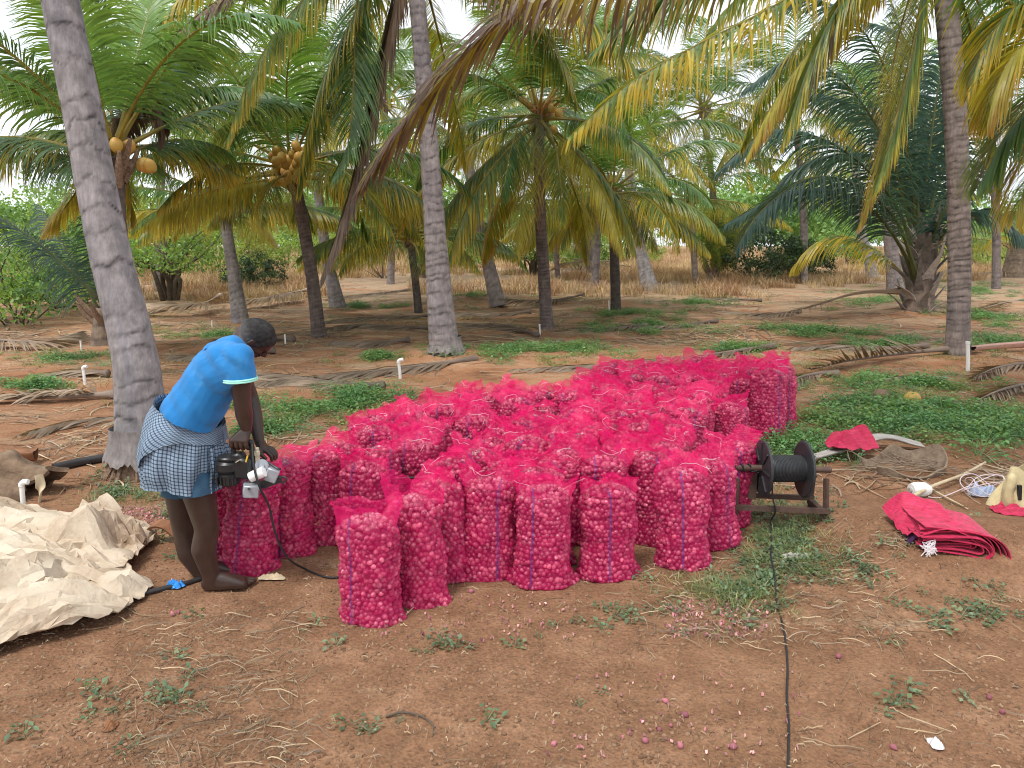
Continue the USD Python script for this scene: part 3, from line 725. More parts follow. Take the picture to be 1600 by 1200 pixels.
for age, pts, Y, kw in (('blue', [(1428, 440), (1412, 395), (1370, 335), (1310, 300), (1230, 300), (1135, 350)], 17.2, dict(dY=-1.5)),
                        ('blue', [(1432, 420), (1405, 330), (1350, 260), (1280, 215), (1200, 205), (1120, 270)], 17.3, dict(dY=-1.2)),
                        ('blue', [(1434, 420), (1410, 300), (1372, 200), (1310, 120), (1240, 90), (1165, 140)], 17.5, dict(dY=-.6)),
                        ('blue', [(1434, 420), (1424, 280), (1400, 150), (1350, 50), (1280, 0), (1200, 10)], 17.5, dict(dY=-.3)),
                        ('blue', [(1436, 420), (1432, 250), (1420, 100), (1380, -40)], 17.7, dict(dY=.6)),
                        ('blue', [(1438, 430), (1470, 340), (1520, 270), (1590, 210), (1670, 190)], 17.2, dict(dY=-1.4)),
                        ('blue', [(1438, 430), (1462, 300), (1500, 180), (1560, 90)], 17.6, dict(dY=1.2)),
                        ('blue', [(1436, 430), (1420, 330), (1390, 260), (1330, 240), (1250, 260), (1180, 330)], 17.9, dict(dY=1.5)),
                        ('blue', [(1436, 430), (1440, 300), (1438, 160), (1410, 60), (1340, 30)], 17.9, dict(dY=2.2)),
                        ('blue', [(1432, 430), (1398, 340), (1330, 285), (1260, 280), (1190, 330), (1150, 390)], 17.0, dict(dY=-2.8)),
                        ('blue', [(1436, 430), (1415, 300), (1360, 190), (1290, 150), (1220, 170), (1150, 250)], 18.0, dict(dY=.8)),
                        ('blue', [(1438, 430), (1450, 260), (1475, 100), (1530, 0)], 17.9, dict(dY=.8)),
                        ('blue', [(1438, 430), (1480, 360), (1540, 330), (1600, 370)], 17.4, dict(dY=-1.0)),
                        ('old', [(1430, 450), (1380, 400), (1320, 370), (1270, 385), (1240, 420)], 17.8, dict(dY=1.0, n=50))):
    seen(t, g, age, pts, Y, **{**dict(n=90, L=1.2, droop=.75, width=.040, rad=.042, bare=.22), **kw})
seen(t, g, 'dead', [(1405, 455), (1340, 458), (1270, 478), (1190, 498)], 17.0, n=14, L=.35, droop=.3, rad=.045, bare=.5, dY=-.8)

def young_palm(label, foot, Y, h, n, length, ages, seed, r=.2, skip=None):
    rng = np.random.default_rng(seed)
    g = at(foot[0], foot[1], Y); g[2] = float(gz(g[0], g[1]))
    t = thing('young_coconut_palm', label, 'palm tree', g, group='young palms without a clear stem')
    mesh, tint, c = trunk_mesh([(0, 0, -.1), (.02, 0, h * .5), (.05, 0, h)], r, r * .7, .15, .2, 14, seed, .05, (.22, .165, .12), .5)
    obj('trunk', mesh, 'palm_bark', t, smooth=True, tint=tint)
    crown(t, (.05, 0, h), rng, n=n, length=length, sag=.9, lo=-.25, L=.75, leaflets=40, droop=.7, ages=ages, K=3, zmin=.35, skip=skip)
    boots(t, (.05, 0, h), rng, 8, r)
    return t
young_palm('small fan of young palm leaves beside the dark shrub', (1112, 432), 28, .5, 11, 3.4, None, 80)
young_palm('short palm with shaggy brown stump and yellowing leaves at the right edge', (1586, 398), 30, 1.4, 16, 3.8, lambda u, r: 'yellow' if u > .35 and r.random() < .5 else None, 81, .38)
young_palm('low young palm whose leaves show left of the nearest grey trunk', (160, 500), 12.5, .6, 13, 3.3, lambda u, r: 'blue', 82, .2, lambda a, e: math.sin(a) > .1 or math.cos(a) < -.6)
young_palm('knee high young palm left of the middle trunk, far behind', (660, 440), 30, .3, 9, 2.6, lambda u, r: 'young', 83, .15)
# ---------------------------------------------------------------- net bags of onions
usdkit.material(stage, '/World/Looks/onion_skin', {
    'a': ('attribute', {'attribute': 'tint'}), 'c': ('texture_coordinate', {}),
    'n': ('noise_texture', {'scale': 90.0, 'detail': 3.0}), 'r': ('rgb_ramp', {'ramp': [(0.3, (0.7,) * 3), (0.7, (1.35,) * 3)]}),
    'm': ('mix_color', {'blend_type': 'multiply', 'fac': 1.0, 'use_clamp': False}),
    'p': ('principled_bsdf', {'roughness': 0.3, 'specular_ior_level': 0.6}),
}, [('c.object', 'n.vector'), ('n.fac', 'r.fac'), ('a.color', 'm.a'), ('r.color', 'm.b'), ('m.result', 'p.base_color')], surface='p.BSDF')

def net_material(name, col, tcol, cover, period=0.006):
    """Woven plastic net: threads over open holes, on the mesh's own metre grid."""
    usdkit.material(stage, '/World/Looks/' + name, {
        'u': ('uvmap', {'attribute': 'st'}), 's': ('separate_xyz', {}),
        'x': ('math', {'math_type': 'multiply', 'value2': 2 * PI / period}), 'y': ('math', {'math_type': 'multiply', 'value2': 2 * PI / (period * .8)}),
        'sx': ('math', {'math_type': 'sine'}), 'sy': ('math', {'math_type': 'sine'}),
        'mx': ('math', {'math_type': 'maximum'}),
        'mr': ('map_range', {'from_min': -0.6, 'from_max': 0.9, 'to_min': cover * .45, 'to_max': min(1.0, cover * 1.35), 'clamp': True}),
        'n': ('noise_texture', {'scale': 14.0, 'detail': 3.0}), 'nr': ('map_range', {'from_min': 0.3, 'from_max': 0.7, 'to_min': -0.12, 'to_max': 0.12, 'clamp': True}),
        'ad': ('math', {'math_type': 'add', 'use_clamp': True}),
        'tr': ('transparent_bsdf', {}),
        'p': ('principled_bsdf', {'base_color': col, 'roughness': 0.45, 'specular_ior_level': 0.45}),
        't': ('translucent_bsdf', {'color': tcol}),
        'pt': ('mix_closure', {'fac': 0.27}), 'o': ('mix_closure', {}),
    }, [('u.UV', 's.vector'), ('s.x', 'x.value1'), ('s.y', 'y.value1'), ('x.value', 'sx.value1'), ('y.value', 'sy.value1'), ('sx.value', 'mx.value1'), ('sy.value', 'mx.value2'), ('mx.value', 'mr.value'),
        ('u.UV', 'n.vector'), ('n.fac', 'nr.value'), ('mr.result', 'ad.value1'), ('nr.result', 'ad.value2'), ('ad.value', 'o.fac'),
        ('p.BSDF', 'pt.closure1'), ('t.BSDF', 'pt.closure2'), ('tr.BSDF', 'o.closure1'), ('pt.closure', 'o.closure2')], surface='o.closure')
net_material('pink_net', (.58, .006, .104), (.76, .010, .135), .36)
net_material('blue_seam', (.09, .03, .17), (.1, .05, .2), .42, .012)
plain('white_thread', (.72, .60, .64), 0.7)

KINDS = stage.CreateClassPrim('/World/Kinds')

def superellipse(th, rx, ry, e=2.5):
    c, s = np.cos(th), np.sin(th)
    r = (np.abs(c / rx) ** e + np.abs(s / ry) ** e) ** (-1 / e)
    return r * c, r * s

def make_bag(seed, open_top=False):
    rng = np.random.default_rng(seed)
    rx, ry, H = .133 + .008 * rng.random(), .112 + .010 * rng.random(), .49 + .03 * rng.random()
    ph = rng.random(6) * 6.28
    lean = rng.normal(0, .022, 2)
    tap = rng.normal(0, .05); wide = rng.normal(.05, .04)
    ear = np.array([1, 1, -1, -1]) * 0
    def girth(th, z):
        """x, y of the filled bag's wall."""
        u = np.clip(z / H, 0, 1)
        k = 1.0 + .045 * np.sin(5.2 * u + ph[0]) + tap * (u - .5) + (wide + .05) * np.exp(-u / .16) - .03 + .03 * np.sin(11 * u + ph[4] + np.sin(th + ph[5])) + .05 * np.sin(2 * th + 4 * u + ph[1]) * .6 + .025 * np.sin(5 * u * 3.1 + 3 * th + ph[2])
        k = k * np.where(u < .06, .90 + .10 * np.sqrt(np.clip(u / .06, 0, 1)), 1)
        k = k * (1 - .10 * np.clip((u - .80) / .12, 0, 1) ** 2)
        # two stitched bottom corners stick out
        k = k * (1 + .24 * np.exp(-(u / .09) ** 2) * (np.exp(-((np.angle(np.exp(1j * (th - 0.1)))) / .28) ** 2) + np.exp(-((np.angle(np.exp(1j * (th - PI - .1)))) / .28) ** 2)))
        x, y = superellipse(th, rx, ry)
        return x * k + lean[0] * u, y * k + lean[1] * u
    # onions laid in a loose lattice against the net
    pts = []
    dz = .0212
    z = .014
    row = 0
    while z < H * .885:
        per = 2 * PI * math.sqrt((rx ** 2 + ry ** 2) / 2) * 1
        m = int(per / .0248)
        th = (np.arange(m) + .5 * (row % 2) + rng.normal(0, .16, m)) / m * 2 * PI
        pts += [(t, z + rng.normal(0, .0035)) for t in th]
        z += dz * (0.92 + .16 * rng.random()); row += 1
    pts = np.array(pts)
    gx, gy = girth(pts[:, 0], pts[:, 1])
    rad = .0126 * (0.86 + .30 * rng.random(len(pts)))
    nrm = unit(np.stack([gx, gy * (rx / ry) ** 2, 0 * gx], -1))
    C = np.stack([gx, gy, pts[:, 1]], -1) - nrm * (rad * (0.45 + .75 * rng.random(len(pts)) + .5 * nz(np.stack([gx * 9, gy * 9, pts[:, 1] * 34], -1), seed)))[:, None]
    # the domed top
    m = 95
    a = rng.random(m) * 6.28; q = np.sqrt(rng.random(m))
    top = np.stack([np.cos(a) * q * rx * .8 + lean[0], np.sin(a) * q * ry * .8 + lean[1], H * .875 + .040 * (1 - q ** 2) + rng.normal(0, .003, m)], -1)
    C = np.vstack([C, top]); rad = np.r_[rad, 0.0128 * (0.85 + .3 * rng.random(m))]
    ico = trimesh.creation.icosphere(subdivisions=1)
    iv, jf = np.array(ico.vertices), np.array(ico.faces)
    n = len(C)
    R = trimesh.transformations.random_rotation_matrix
    rot = np.array([trimesh.transformations.quaternion_matrix(trimesh.transformations.random_quaternion(rng.random(3)))[:3, :3] for _ in range(n)])
    sh = iv * np.array([.92, .92, 1.12])
    V = np.einsum('nij,kj->nki', rot, sh) * rad[:, None, None] + C[:, None]
    F = (jf[None] + (np.arange(n) * len(iv))[:, None, None]).reshape(-1, 3)
    base = np.array([.17, .014, .042])
    mixp = np.clip(rng.beta(.8, 2.6, n), 0, 1)[:, None]
    col = base * (1 - mixp) + np.array([.72, .29, .37]) * mixp
    col = col * (0.6 + .75 * rng.random((n, 1)))
    tint = np.repeat(col, len(iv), axis=0)
    root = UsdGeom.Xform.Define(stage, f'/World/Kinds/{numbered("/World/Kinds", "onion_bag")}').GetPrim()
    o = obj('onions', (V.reshape(-1, 3), F), 'onion_skin', root, smooth=True, tint=np.clip(tint, 0, 1))
    o.SetCustomDataByKey('kind', 'stuff')
    # the net: body rows follow the bulging onions, flap rows gather to a stitched, ruffled mouth
    nt = 88
    th = np.linspace(0, 2 * PI, nt + 1)
    zb = np.linspace(0.0, H * .90, 52)
    TH, ZB = np.meshgrid(th, zb, indexing='xy')
    X, Y = girth(TH, ZB)
    W = np.stack([X, Y, ZB], -1)
    from scipy.spatial import cKDTree
    tree = cKDTree(C)
    nr = unit(np.stack([X, Y * (rx / ry) ** 2, 0 * X], -1))
    dd, ii = tree.query(W.reshape(-1, 3), k=5)
    nf = nr.reshape(-1, 3)
    rel = W.reshape(-1, 3)[:, None] - C[ii]
    along = np.einsum('nkj,nj->nk', rel, nf)
    perp2 = (rel ** 2).sum(-1) - along ** 2
    outw = np.sqrt(np.clip((rad[ii] * 1.06) ** 2 - perp2, 0, None)) - along
    outw = np.where(perp2 < (rad[ii] * 1.06) ** 2, outw, -.008).max(1)
    W = W + (nf * np.clip(outw, -.006, .012)[:, None]).reshape(W.shape) + nr * .0012
    W[0, :, :2] *= .5
    W[0, :, 2] = .002
    # flap
    fl = 15
    s = np.linspace(0, 1, fl + 1)[1:]
    top_h = .085 + .045 * rng.random()
    half = rx * (0.98 + .12 * rng.random())
    fold = rng.normal(0, .55) if not open_top else rng.normal(0, .15)
    tw = rng.normal(0, .35)
    base_row = W[-1]
    rows = []
    kk = rng.integers(2, 4)
    for si in s:
        c, sn = np.cos(th), np.sin(th)
        flat = np.clip(si / .8, 0, 1); flat = flat * flat * (3 - 2 * flat)
        if open_top:
            flat *= .35
        wx = np.sign(c) * np.abs(c) ** (1 - .25 * flat) * (rx * 1.0 * (1 - flat) + half * flat) * (1 + .06 * si)
        thick = (ry * 1.0) * (1 - flat) + .012 * flat
        wave = si ** 1.1 * (.038 * np.sin(kk * 2.4 * wx / half + ph[3]) + .022 * np.sin(7.5 * wx / half + ph[4]))
        wy = sn * thick + wave * (1 if not open_top else .6)
        x, y = wx, wy
        a = tw * si
        x, y = x * math.cos(a) - y * math.sin(a), x * math.sin(a) + y * math.cos(a)
        h = top_h * si * (1 + .20 * np.sin(2.0 * wx / half + ph[5]) * si + .16 * np.sin(5.3 * wx / half + ph[2]) * si )
        dip = -.018 * np.clip(1 - np.abs(wx / half) ** 1.5, 0, 1) * np.sin(PI * np.clip(si * 1.1, 0, 1)) * (0.9 if not open_top else .1)
        f = fold * si * 1.3
        zz = H * .90 + h * math.cos(f) + dip
        yy = y + h * math.sin(f) * .9
        row = np.stack([x + lean[0], yy + lean[1], zz], -1)
        b = min(1, si / .3)
        rows.append(base_row * (1 - b) * .5 + row * (1 - (1 - b) * .5) if b < 1 else row)
    FL = np.array(rows)
    FL[1:] += (0.034 * (np.stack([nz(FL[1:] * 38, seed + k) for k in range(3)], -1) - .5)) * np.linspace(.3, 1, fl - 1)[:, None, None]
    W = np.concatenate([W, FL], 0)
    W[:, -1] = W[:, 0]
    nrw = len(W)
    i, j = np.meshgrid(np.arange(nrw - 1), np.arange(nt), indexing='ij')
    k = nt + 1
    Q = np.stack([i * k + j, i * k + j + 1, (i + 1) * k + j + 1, (i + 1) * k + j], -1).reshape(-1, 4)
    uv = np.stack([np.tile(th / (2 * PI) * .76, (nrw, 1)), np.r_[zb, zb[-1] + s * top_h][:, None] * np.ones((1, nt + 1))], -1).reshape(-1, 2)
    net = obj('net', (W.reshape(-1, 3), Q), 'pink_net', root, smooth=True, uv=uv)
    # the blue woven stripe down one side, and the stitching thread
    for ja in (int(nt * (.70 + .05 * rng.random())),):
        st = W[2:-8, ja - 1:ja + 2].copy()
        out = unit(np.stack([st[..., 0] - lean[0], (st[..., 1] - lean[1]) * (rx / ry) ** 2, 0 * st[..., 0]], -1))
        mid = st[:, 1]; sd = unit(np.cross(np.array([0, 0, 1.0]), out[:, 1]))
        L_, R_ = mid - sd * .005 + out[:, 1] * .003, mid + sd * .005 + out[:, 1] * .003
        v = np.vstack([L_, R_]); m = len(mid)
        f = np.array([[a, m + a, m + a + 1, a + 1] for a in range(m - 1)])
        uvs = np.vstack([np.stack([np.zeros(m), np.arange(m) * .009], -1), np.stack([np.full(m, .015), np.arange(m) * .009], -1)])
        obj('seam_stripe', (v, f), 'blue_seam', net, smooth=True, uv=uvs)
    if not open_top:
        threads = []
        for _ in range(1):
            r_ = W[-int(2 + 7 * rng.random())]
            a0 = int(nt * (.45 + .4 * rng.random())); js = np.arange(a0, min(nt, a0 + int(nt * (.06 + .12 * rng.random()))), 2)
            p = r_[js] + np.array([0, -.004, .002]) + rng.normal(0, .0035, (len(js), 3))
            d = rng.normal(0, 1, 3) * [.02, .012, .010]
            tail = p[-1] + np.cumsum(np.tile(d, (4, 1)) + rng.normal(0, .010, (4, 3)) + [0, -.006, -.008], 0)
            threads.append(tube(spline(np.vstack([p, tail]), 34), .0008, 4))
        obj('stitch_thread', join(threads), 'white_thread', root, smooth=False)
    return root.GetPath()

BAGS = [make_bag(100 + k) for k in range(10)]
OPEN_BAGS = [make_bag(130 + k, True) for k in range(2)]
rngB = np.random.default_rng(9)
placed = []
def put_bag(x, y, rz, kind, label, group=None, sc=1.0, tilt=(0, 0)):
    k = kind if not isinstance(kind, int) else BAGS[kind % len(BAGS)]
    m = 1 if rngB.random() < .5 or not isinstance(kind, int) else -1
    copy_of(k, 'onion_bag', label, 'onion bag', (x, y, float(gz(x, y)) - .008), rz, (m * sc, sc, sc * (0.97 + .06 * rngB.random())), group, tilt)
    placed.append((x, y))
FRONT = [((582, 975), 'open', 'open topped red net bag of onions standing foremost, at the front left corner', -.35),
         ((650, 945), 'open', 'open topped net bag of onions right behind the foremost bag', -.5),
         ((694, 908), 3, 'net bag of onions squeezed between the second open bag and the front row', -.6),
         ((762, 905), 4, 'net bag of onions at the left end of the straight front row', .05),
         ((846, 918), 5, 'net bag of onions in the front row with a widely spread foot', -.1),
         ((949, 908), 6, 'net bag of onions third along the front row, beside a dark gap', .12),
         ((1065, 890), 7, 'net bag of onions at the right end of the front row', .05),
         ((1114, 858), 8, 'net bag of onions just behind the right end of the front row', .3),
         ((1134, 826), 1, 'net bag of onions next to the left leg of the reel stand', .4),
         ((389, 898), 2, 'net bag of onions standing before the bare shins, under the stitching machine', -.15),
         ((352, 868), 6, 'net bag of onions mostly hidden behind the man\'s shins', .2),
         ((453, 868), 9, 'net bag of onions with the black cord hanging before it', -.35),
         ((499, 848), 0, 'third net bag of onions from the man along the left edge', -.45),
         ((545, 818), 3, 'fourth net bag of onions from the man along the left edge', -.4),
         ((1140, 728), 5, 'net bag of onions at the right edge directly behind the reel', .5),
         ((1196, 690), 2, 'large plump net bag of onions at the right edge, behind the black spool', .5),
         ((1216, 672), 7, 'net bag of onions at the right edge, leaning on the large plump one', .6),
         ((1213, 634), 4, 'net bag of onions at the far right back corner of the crowd', .4)]
oi = 0
for (px, py), kind, lab, rz in FRONT:
    g = G(px, py)
    if kind == 'open':
        kind = OPEN_BAGS[oi]; oi += 1
    dirv = unit(np.array([g[0], g[1]]))
    big = 1.18 if 'plump' in lab else 1.0
    put_bag(g[0] + dirv[0] * .085, g[1] + dirv[1] * .085, rz, kind, lab, 'net bags of onions', big)
from shapely.geometry import Polygon, Point
MAIN = Polygon([(-.50, 3.42), (-.22, 4.2), (.30, 5.45), (.92, 7.45), (2.42, 7.55), (1.9, 6.35), (1.55, 5.6), (1.1, 4.35), (.82, 3.78), (.45, 3.62), (-.1, 3.55)])
LEFT = Polygon([(-1.12, 3.72), (-1.0, 4.5), (-.86, 5.2), (-.55, 5.85), (0, 6.15), (.34, 6.0), (.12, 5.65), (-.40, 4.6), (-.72, 3.95)])
u, v = np.array([.36, .93]) * .247, np.array([1, .06]) * .262
for poly, lab0, grp in ((MAIN, 'main block', 'net bags of onions packed in the crowd'), (LEFT, 'left block', 'net bags of onions packed in the crowd')):
    for a in range(-10, 40):
        for b in range(-25, 25):
            p = np.array([-.45, 3.5]) + u * a + v * b + rngB.normal(0, .022, 2)
            if not poly.buffer(.03).contains(Point(*p)):
                continue
            if placed and min(math.hypot(p[0] - q[0], p[1] - q[1]) for q in placed) < .205:
                continue
            yq = p[1]
            zone = ('in the nearer half' if yq < 5 else 'in the farther half') if lab0 == 'main block' else ('in the nearer part' if yq < 4.9 else 'in the farther part')
            put_bag(p[0], p[1], rngB.normal(0, .5), int(rngB.integers(0, 10)), f'tied red net bag of onions packed {zone} of the {"broad right" if lab0 == "main block" else "narrow left"} block', f'net bags {zone} of the {lab0}', .97 + .07 * rngB.random(), tuple(rngB.normal(0, .035, 2)))
print('bags', len(placed))
# ---------------------------------------------------------------- the man
def bone(a, ra, b, rb, seg=20):
    s1 = m3.Manifold.sphere(ra, seg).translate(tuple(map(float, a)))
    s2 = m3.Manifold.sphere(rb, seg).translate(tuple(map(float, b)))
    return m3.Manifold.batch_hull([s1, s2])
def blob(balls, seg=20):
    return m3.Manifold.batch_hull([m3.Manifold.sphere(r, seg).translate(tuple(map(float, c))) for c, r in balls])
def chain(js):
    return [bone(a, ra, b, rb) for (a, ra), (b, rb) in zip(js[:-1], js[1:])]
def solid(parts, edge=.012, it=10, wrinkle=None):
    m = m3.Manifold.batch_boolean(parts, m3.OpType.Add).refine_to_length(edge)
    mm = m.to_mesh()
    t = trimesh.Trimesh(np.array(mm.vert_properties[:, :3]), np.array(mm.tri_verts), process=True)
    trimesh.smoothing.filter_taubin(t, lamb=.5, nu=.52, iterations=it)
    if wrinkle is not None:
        t.vertices = t.vertices + t.vertex_normals * wrinkle(np.array(t.vertices))[:, None]
    return t
YB = 3.46                                        # depth of the body's middle
J = lambda px, py, dy=0.0: at(px, py, YB + dy)
man = thing('person', 'barefoot man bending forward in blue T-shirt and checked wrap, holding a stitching machine', 'person', G(330, 925))
MO = np.array(man.GetAttribute('xformOp:translate').Get())
def mj(name, mesh, mat, parent=man, **k):
    if isinstance(mesh, trimesh.Trimesh):
        mesh = tm(mesh)
    return obj(name, (mesh[0] - MO, mesh[1]), mat, parent, **k)

skin_n = plain('skin_dark', (.030, .0145, .0095), .42, col2=(.046, .024, .0165), scale=18, bump=.001, spec=.5)
plain('sole', (.16, .09, .07), .7)
# head: face along +x, up +z, then turned and tilted down
HD = unit(np.array([.58, .22, -.78])); HU = unit(np.array([.78, .0, .60]) - HD * np.dot(HD, [.62, .05, .78])); HL = np.cross(HU, HD)
HC = J(396, 531, .02)
HS = .82
hp = lambda x, y, z: HC + (HD * x + HL * y + HU * z) * HS
head = [blob([(hp(-.030, 0, .030), .080 * HS), (hp(.018, 0, .040), .070 * HS), (hp(-.01, .012, .045), .076 * HS), (hp(-.01, -.012, .045), .076 * HS)]),
        blob([(hp(.030, .032, -.012), .042 * HS), (hp(.030, -.032, -.012), .042 * HS), (hp(.050, .018, -.052), .032 * HS), (hp(.050, -.018, -.052), .032 * HS), (hp(.0, .03, -.03), .045 * HS), (hp(.0, -.03, -.03), .045 * HS), (hp(.074, 0, -.078), .020 * HS)]),
        blob([(hp(.076, .030, .026), .013 * HS), (hp(.084, 0, .024), .012 * HS), (hp(.076, -.030, .026), .013 * HS)]),
        blob([(hp(.088, 0, .016), .009 * HS), (hp(.106, 0, -.016), .0125 * HS), (hp(.094, .011, -.020), .009 * HS), (hp(.094, -.011, -.020), .009 * HS)]),
        blob([(hp(.087, .016, -.043), .008 * HS), (hp(.094, 0, -.041), .009 * HS), (hp(.087, -.016, -.043), .008 * HS)]), blob([(hp(.085, .014, -.055), .008 * HS), (hp(.091, 0, -.056), .010 * HS), (hp(.085, -.014, -.055), .008 * HS)]),
        blob([(hp(.066, .040, -.006), .016 * HS), (hp(.05, .048, -.012), .02 * HS)]), blob([(hp(.066, -.040, -.006), .016 * HS), (hp(.05, -.048, -.012), .02 * HS)])]
for s in (1, -1):
    head += [blob([(hp(-.004, s * .082, .020), .012 * HS), (hp(-.014, s * .090, .022), .009 * HS), (hp(-.012, s * .088, -.004), .009 * HS), (hp(.0, s * .080, -.018), .009 * HS)])]
shR, shL = J(372, 560, -.155), J(362, 556, .155)
elR, wrR = J(379, 630, -.15), J(385, 671, -.10)
elL, wrL = J(392, 622, .21), J(405, 690, .14)
neck0 = J(366, 548)
body = head + chain([(neck0, .070), (J(380, 540), .058), (hp(-.03, 0, -.03), .056)])
body += chain([(shR, .060), (shR * .5 + elR * .5, .046), (elR, .037), (elR * .6 + wrR * .4, .039), (wrR, .024)])
body += chain([(shL, .060), (shL * .5 + elL * .5, .046), (elL, .037), (elL * .6 + wrL * .4, .039), (wrL, .024)])
body += [blob([(J(350, 566, -.12), .07), (J(345, 566, .12), .07), (J(335, 590), .11)]), blob([(J(335, 590, -.06), .10), (J(335, 590, .06), .10), (J(292, 655, -.05), .11), (J(292, 655, .05), .11)]),
         blob([(J(287, 672, -.05), .10), (J(287, 672, .05), .10)])]
# legs
for dy, hip, thigh, knee, calf, ank in ((-.085, (292, 690), (306, 752), (324, 826), (318, 858), (331, 908)), (.085, (284, 690), (281, 758), (288, 828), (296, 864), (317, 903))):
    d2 = dy * .9
    body += chain([(J(*hip, dy * .8), .085), (J(*thigh, d2), .078), (J(*knee, d2), .055), (J(*calf, d2), .056), (J(*calf, d2) * .35 + J(*ank, d2) * .65, .040), (J(*ank, d2), .033)])
# feet flat on the ground, toes towards the bags
def foot(heel, ball_, s):
    h, b = np.asarray(heel, float), np.asarray(ball_, float)
    f = unit(b - h); l = np.array([-f[1], f[0], 0])
    zz = float(gz(*h[:2]))
    gp = lambda a, c, z: np.array([*(h + f * a + l * c)[:2], zz + z])
    out = [blob([(gp(.0, 0, .030), .031), (gp(.03, 0, .062), .034), (gp(.02, 0, .085), .034)]), blob([(gp(.0, 0, .030), .031), (gp(.06, .0, .052), .034), (gp(.15, .024, .024), .022), (gp(.155, -.026, .022), .020), (gp(.06, .01, .026), .026)])]
    for k in range(5):
        c = s * (.034 - .0165 * k)
        ln = (.052, .055, .05, .044, .036)[k]; r = (.0155, .0115, .011, .0105, .010)[k]
        a0 = .152 - .010 * k
        out += [bone(gp(a0, c * .95, .022), r * 1.05, gp(a0 + ln * .55, c, .016), r), bone(gp(a0 + ln * .55, c, .016), r, gp(a0 + ln, c * 1.02, .012), r * .85)]
    return out
fr, fl_ = G(322, 926), G(306, 912)
ankR = J(331, 908, -.0765); ankL = J(317, 903, .0765)
body += foot([ankR[0] - .02, ankR[1], 0], [ankR[0] + .16, ankR[1] + .05, 0], 1) + foot([ankL[0] - .02, ankL[1], 0], [ankL[0] + .16, ankL[1] + .06, 0], 1)
# hands
BAR = J(377, 690, -.10)
bp = lambda x, y, z: BAR + np.array([x, y, z])
hand = [blob([(wrR, .024), (bp(.024, -.012, .034), .019), (bp(.03, -.028, .010), .012), (bp(-.034, -.028, .012), .011), (bp(-.02, -.01, .026), .012)])]
for k in range(4):
    x = .030 - .0215 * k
    lk = (1, 1.06, 1.02, .88)[k]
    hand += chain([(bp(x, -.029, .012), .0105), (bp(x * 1.03, -.030, -.012 * lk), .0098), (bp(x * 1.03, -.006, -.030 * lk), .0092), (bp(x, .018, -.022 * lk), .0078)])
hand += chain([(bp(.03, -.004, .036), .013), (bp(.022, .022, .018), .0115), (bp(.004, .030, .004), .0095)])
HLp = J(412, 706, .13)
lp = lambda x, y, z: HLp + np.array([x, y, z])
hand += [blob([(wrL, .024), (lp(.0, -.03, .016), .012), (lp(.0, .034, .016), .012)])]
for k in range(4):
    y = -.030 + .0213 * k; lk = (.9, 1.02, 1.06, .95)[k]
    hand += chain([(lp(.0, y, .016), .0105), (lp(.03 * lk, y * 1.05, .008), .0098), (lp(.050 * lk, y * 1.05, -.014), .0088), (lp(.052 * lk, y, -.034), .0075)])
hand += chain([(lp(-.01, -.034, .02), .012), (lp(.006, -.052, .0), .0105), (lp(.024, -.052, -.018), .009)])
bodym = solid(body, .014, 9)
handm = solid(hand, .0045, 5)
# one continuous surface: the arms run into the hands at the wrists
both = m3.Manifold(m3.Mesh(np.asarray(bodym.vertices, np.float32), np.asarray(bodym.faces, np.uint32))) + m3.Manifold(m3.Mesh(np.asarray(handm.vertices, np.float32), np.asarray(handm.faces, np.uint32)))
bm = both.to_mesh()
mj('body', (np.array(bm.vert_properties[:, :3]), np.array(bm.tri_verts)), 'skin_dark', smooth=50)
plain('eye_white', (.20, .17, .15), .3); plain('iris', (.02, .012, .01), .2)
for s in (1, -1):
    e = mj('eye', ball(hp(.064, s * .029, .010), .0095, 2), 'eye_white', smooth=True)
    mj('iris', ball(hp(.0705, s * .029, .009), .0045, 1), 'iris', parent=e, smooth=True)
# hair: a close cropped cap, greying at the sides
hair = solid([blob([(hp(-.032, 0, .034), .0865 * HS), (hp(.016, 0, .046), .0745 * HS), (hp(-.01, .012, .049), .081 * HS), (hp(-.01, -.012, .049), .081 * HS)])], .008, 4, lambda v: .0035 * (meshkit.fbm(v * 160, 2, 3) - .5))
hm = m3.Manifold(m3.Mesh(np.asarray(hair.vertices, np.float32), np.asarray(hair.faces, np.uint32)))
hm = hm.trim_by_plane(tuple(unit(-HD * .78 + HU * .62)), float(np.dot(unit(-HD * .78 + HU * .62), hp(.056, 0, .052)))).trim_by_plane(tuple(unit(HU + HD * -.35)), float(np.dot(unit(HU + HD * -.35), hp(-.02, 0, -.022))))
hq = hm.refine_to_length(.008).to_mesh()
hv = np.array(hq.vert_properties[:, :3])
gre = np.clip((.035 - (hv - HC) @ HU) / .06, 0, 1) * .6 + .25 * nz(hv * 90, 4)
mj('hair', (hv, np.array(hq.tri_verts)), 'tinted_matte', smooth=True, tint=np.array([.010, .009, .009]) * (1 - gre[:, None]) + np.array([.13, .125, .12]) * gre[:, None])
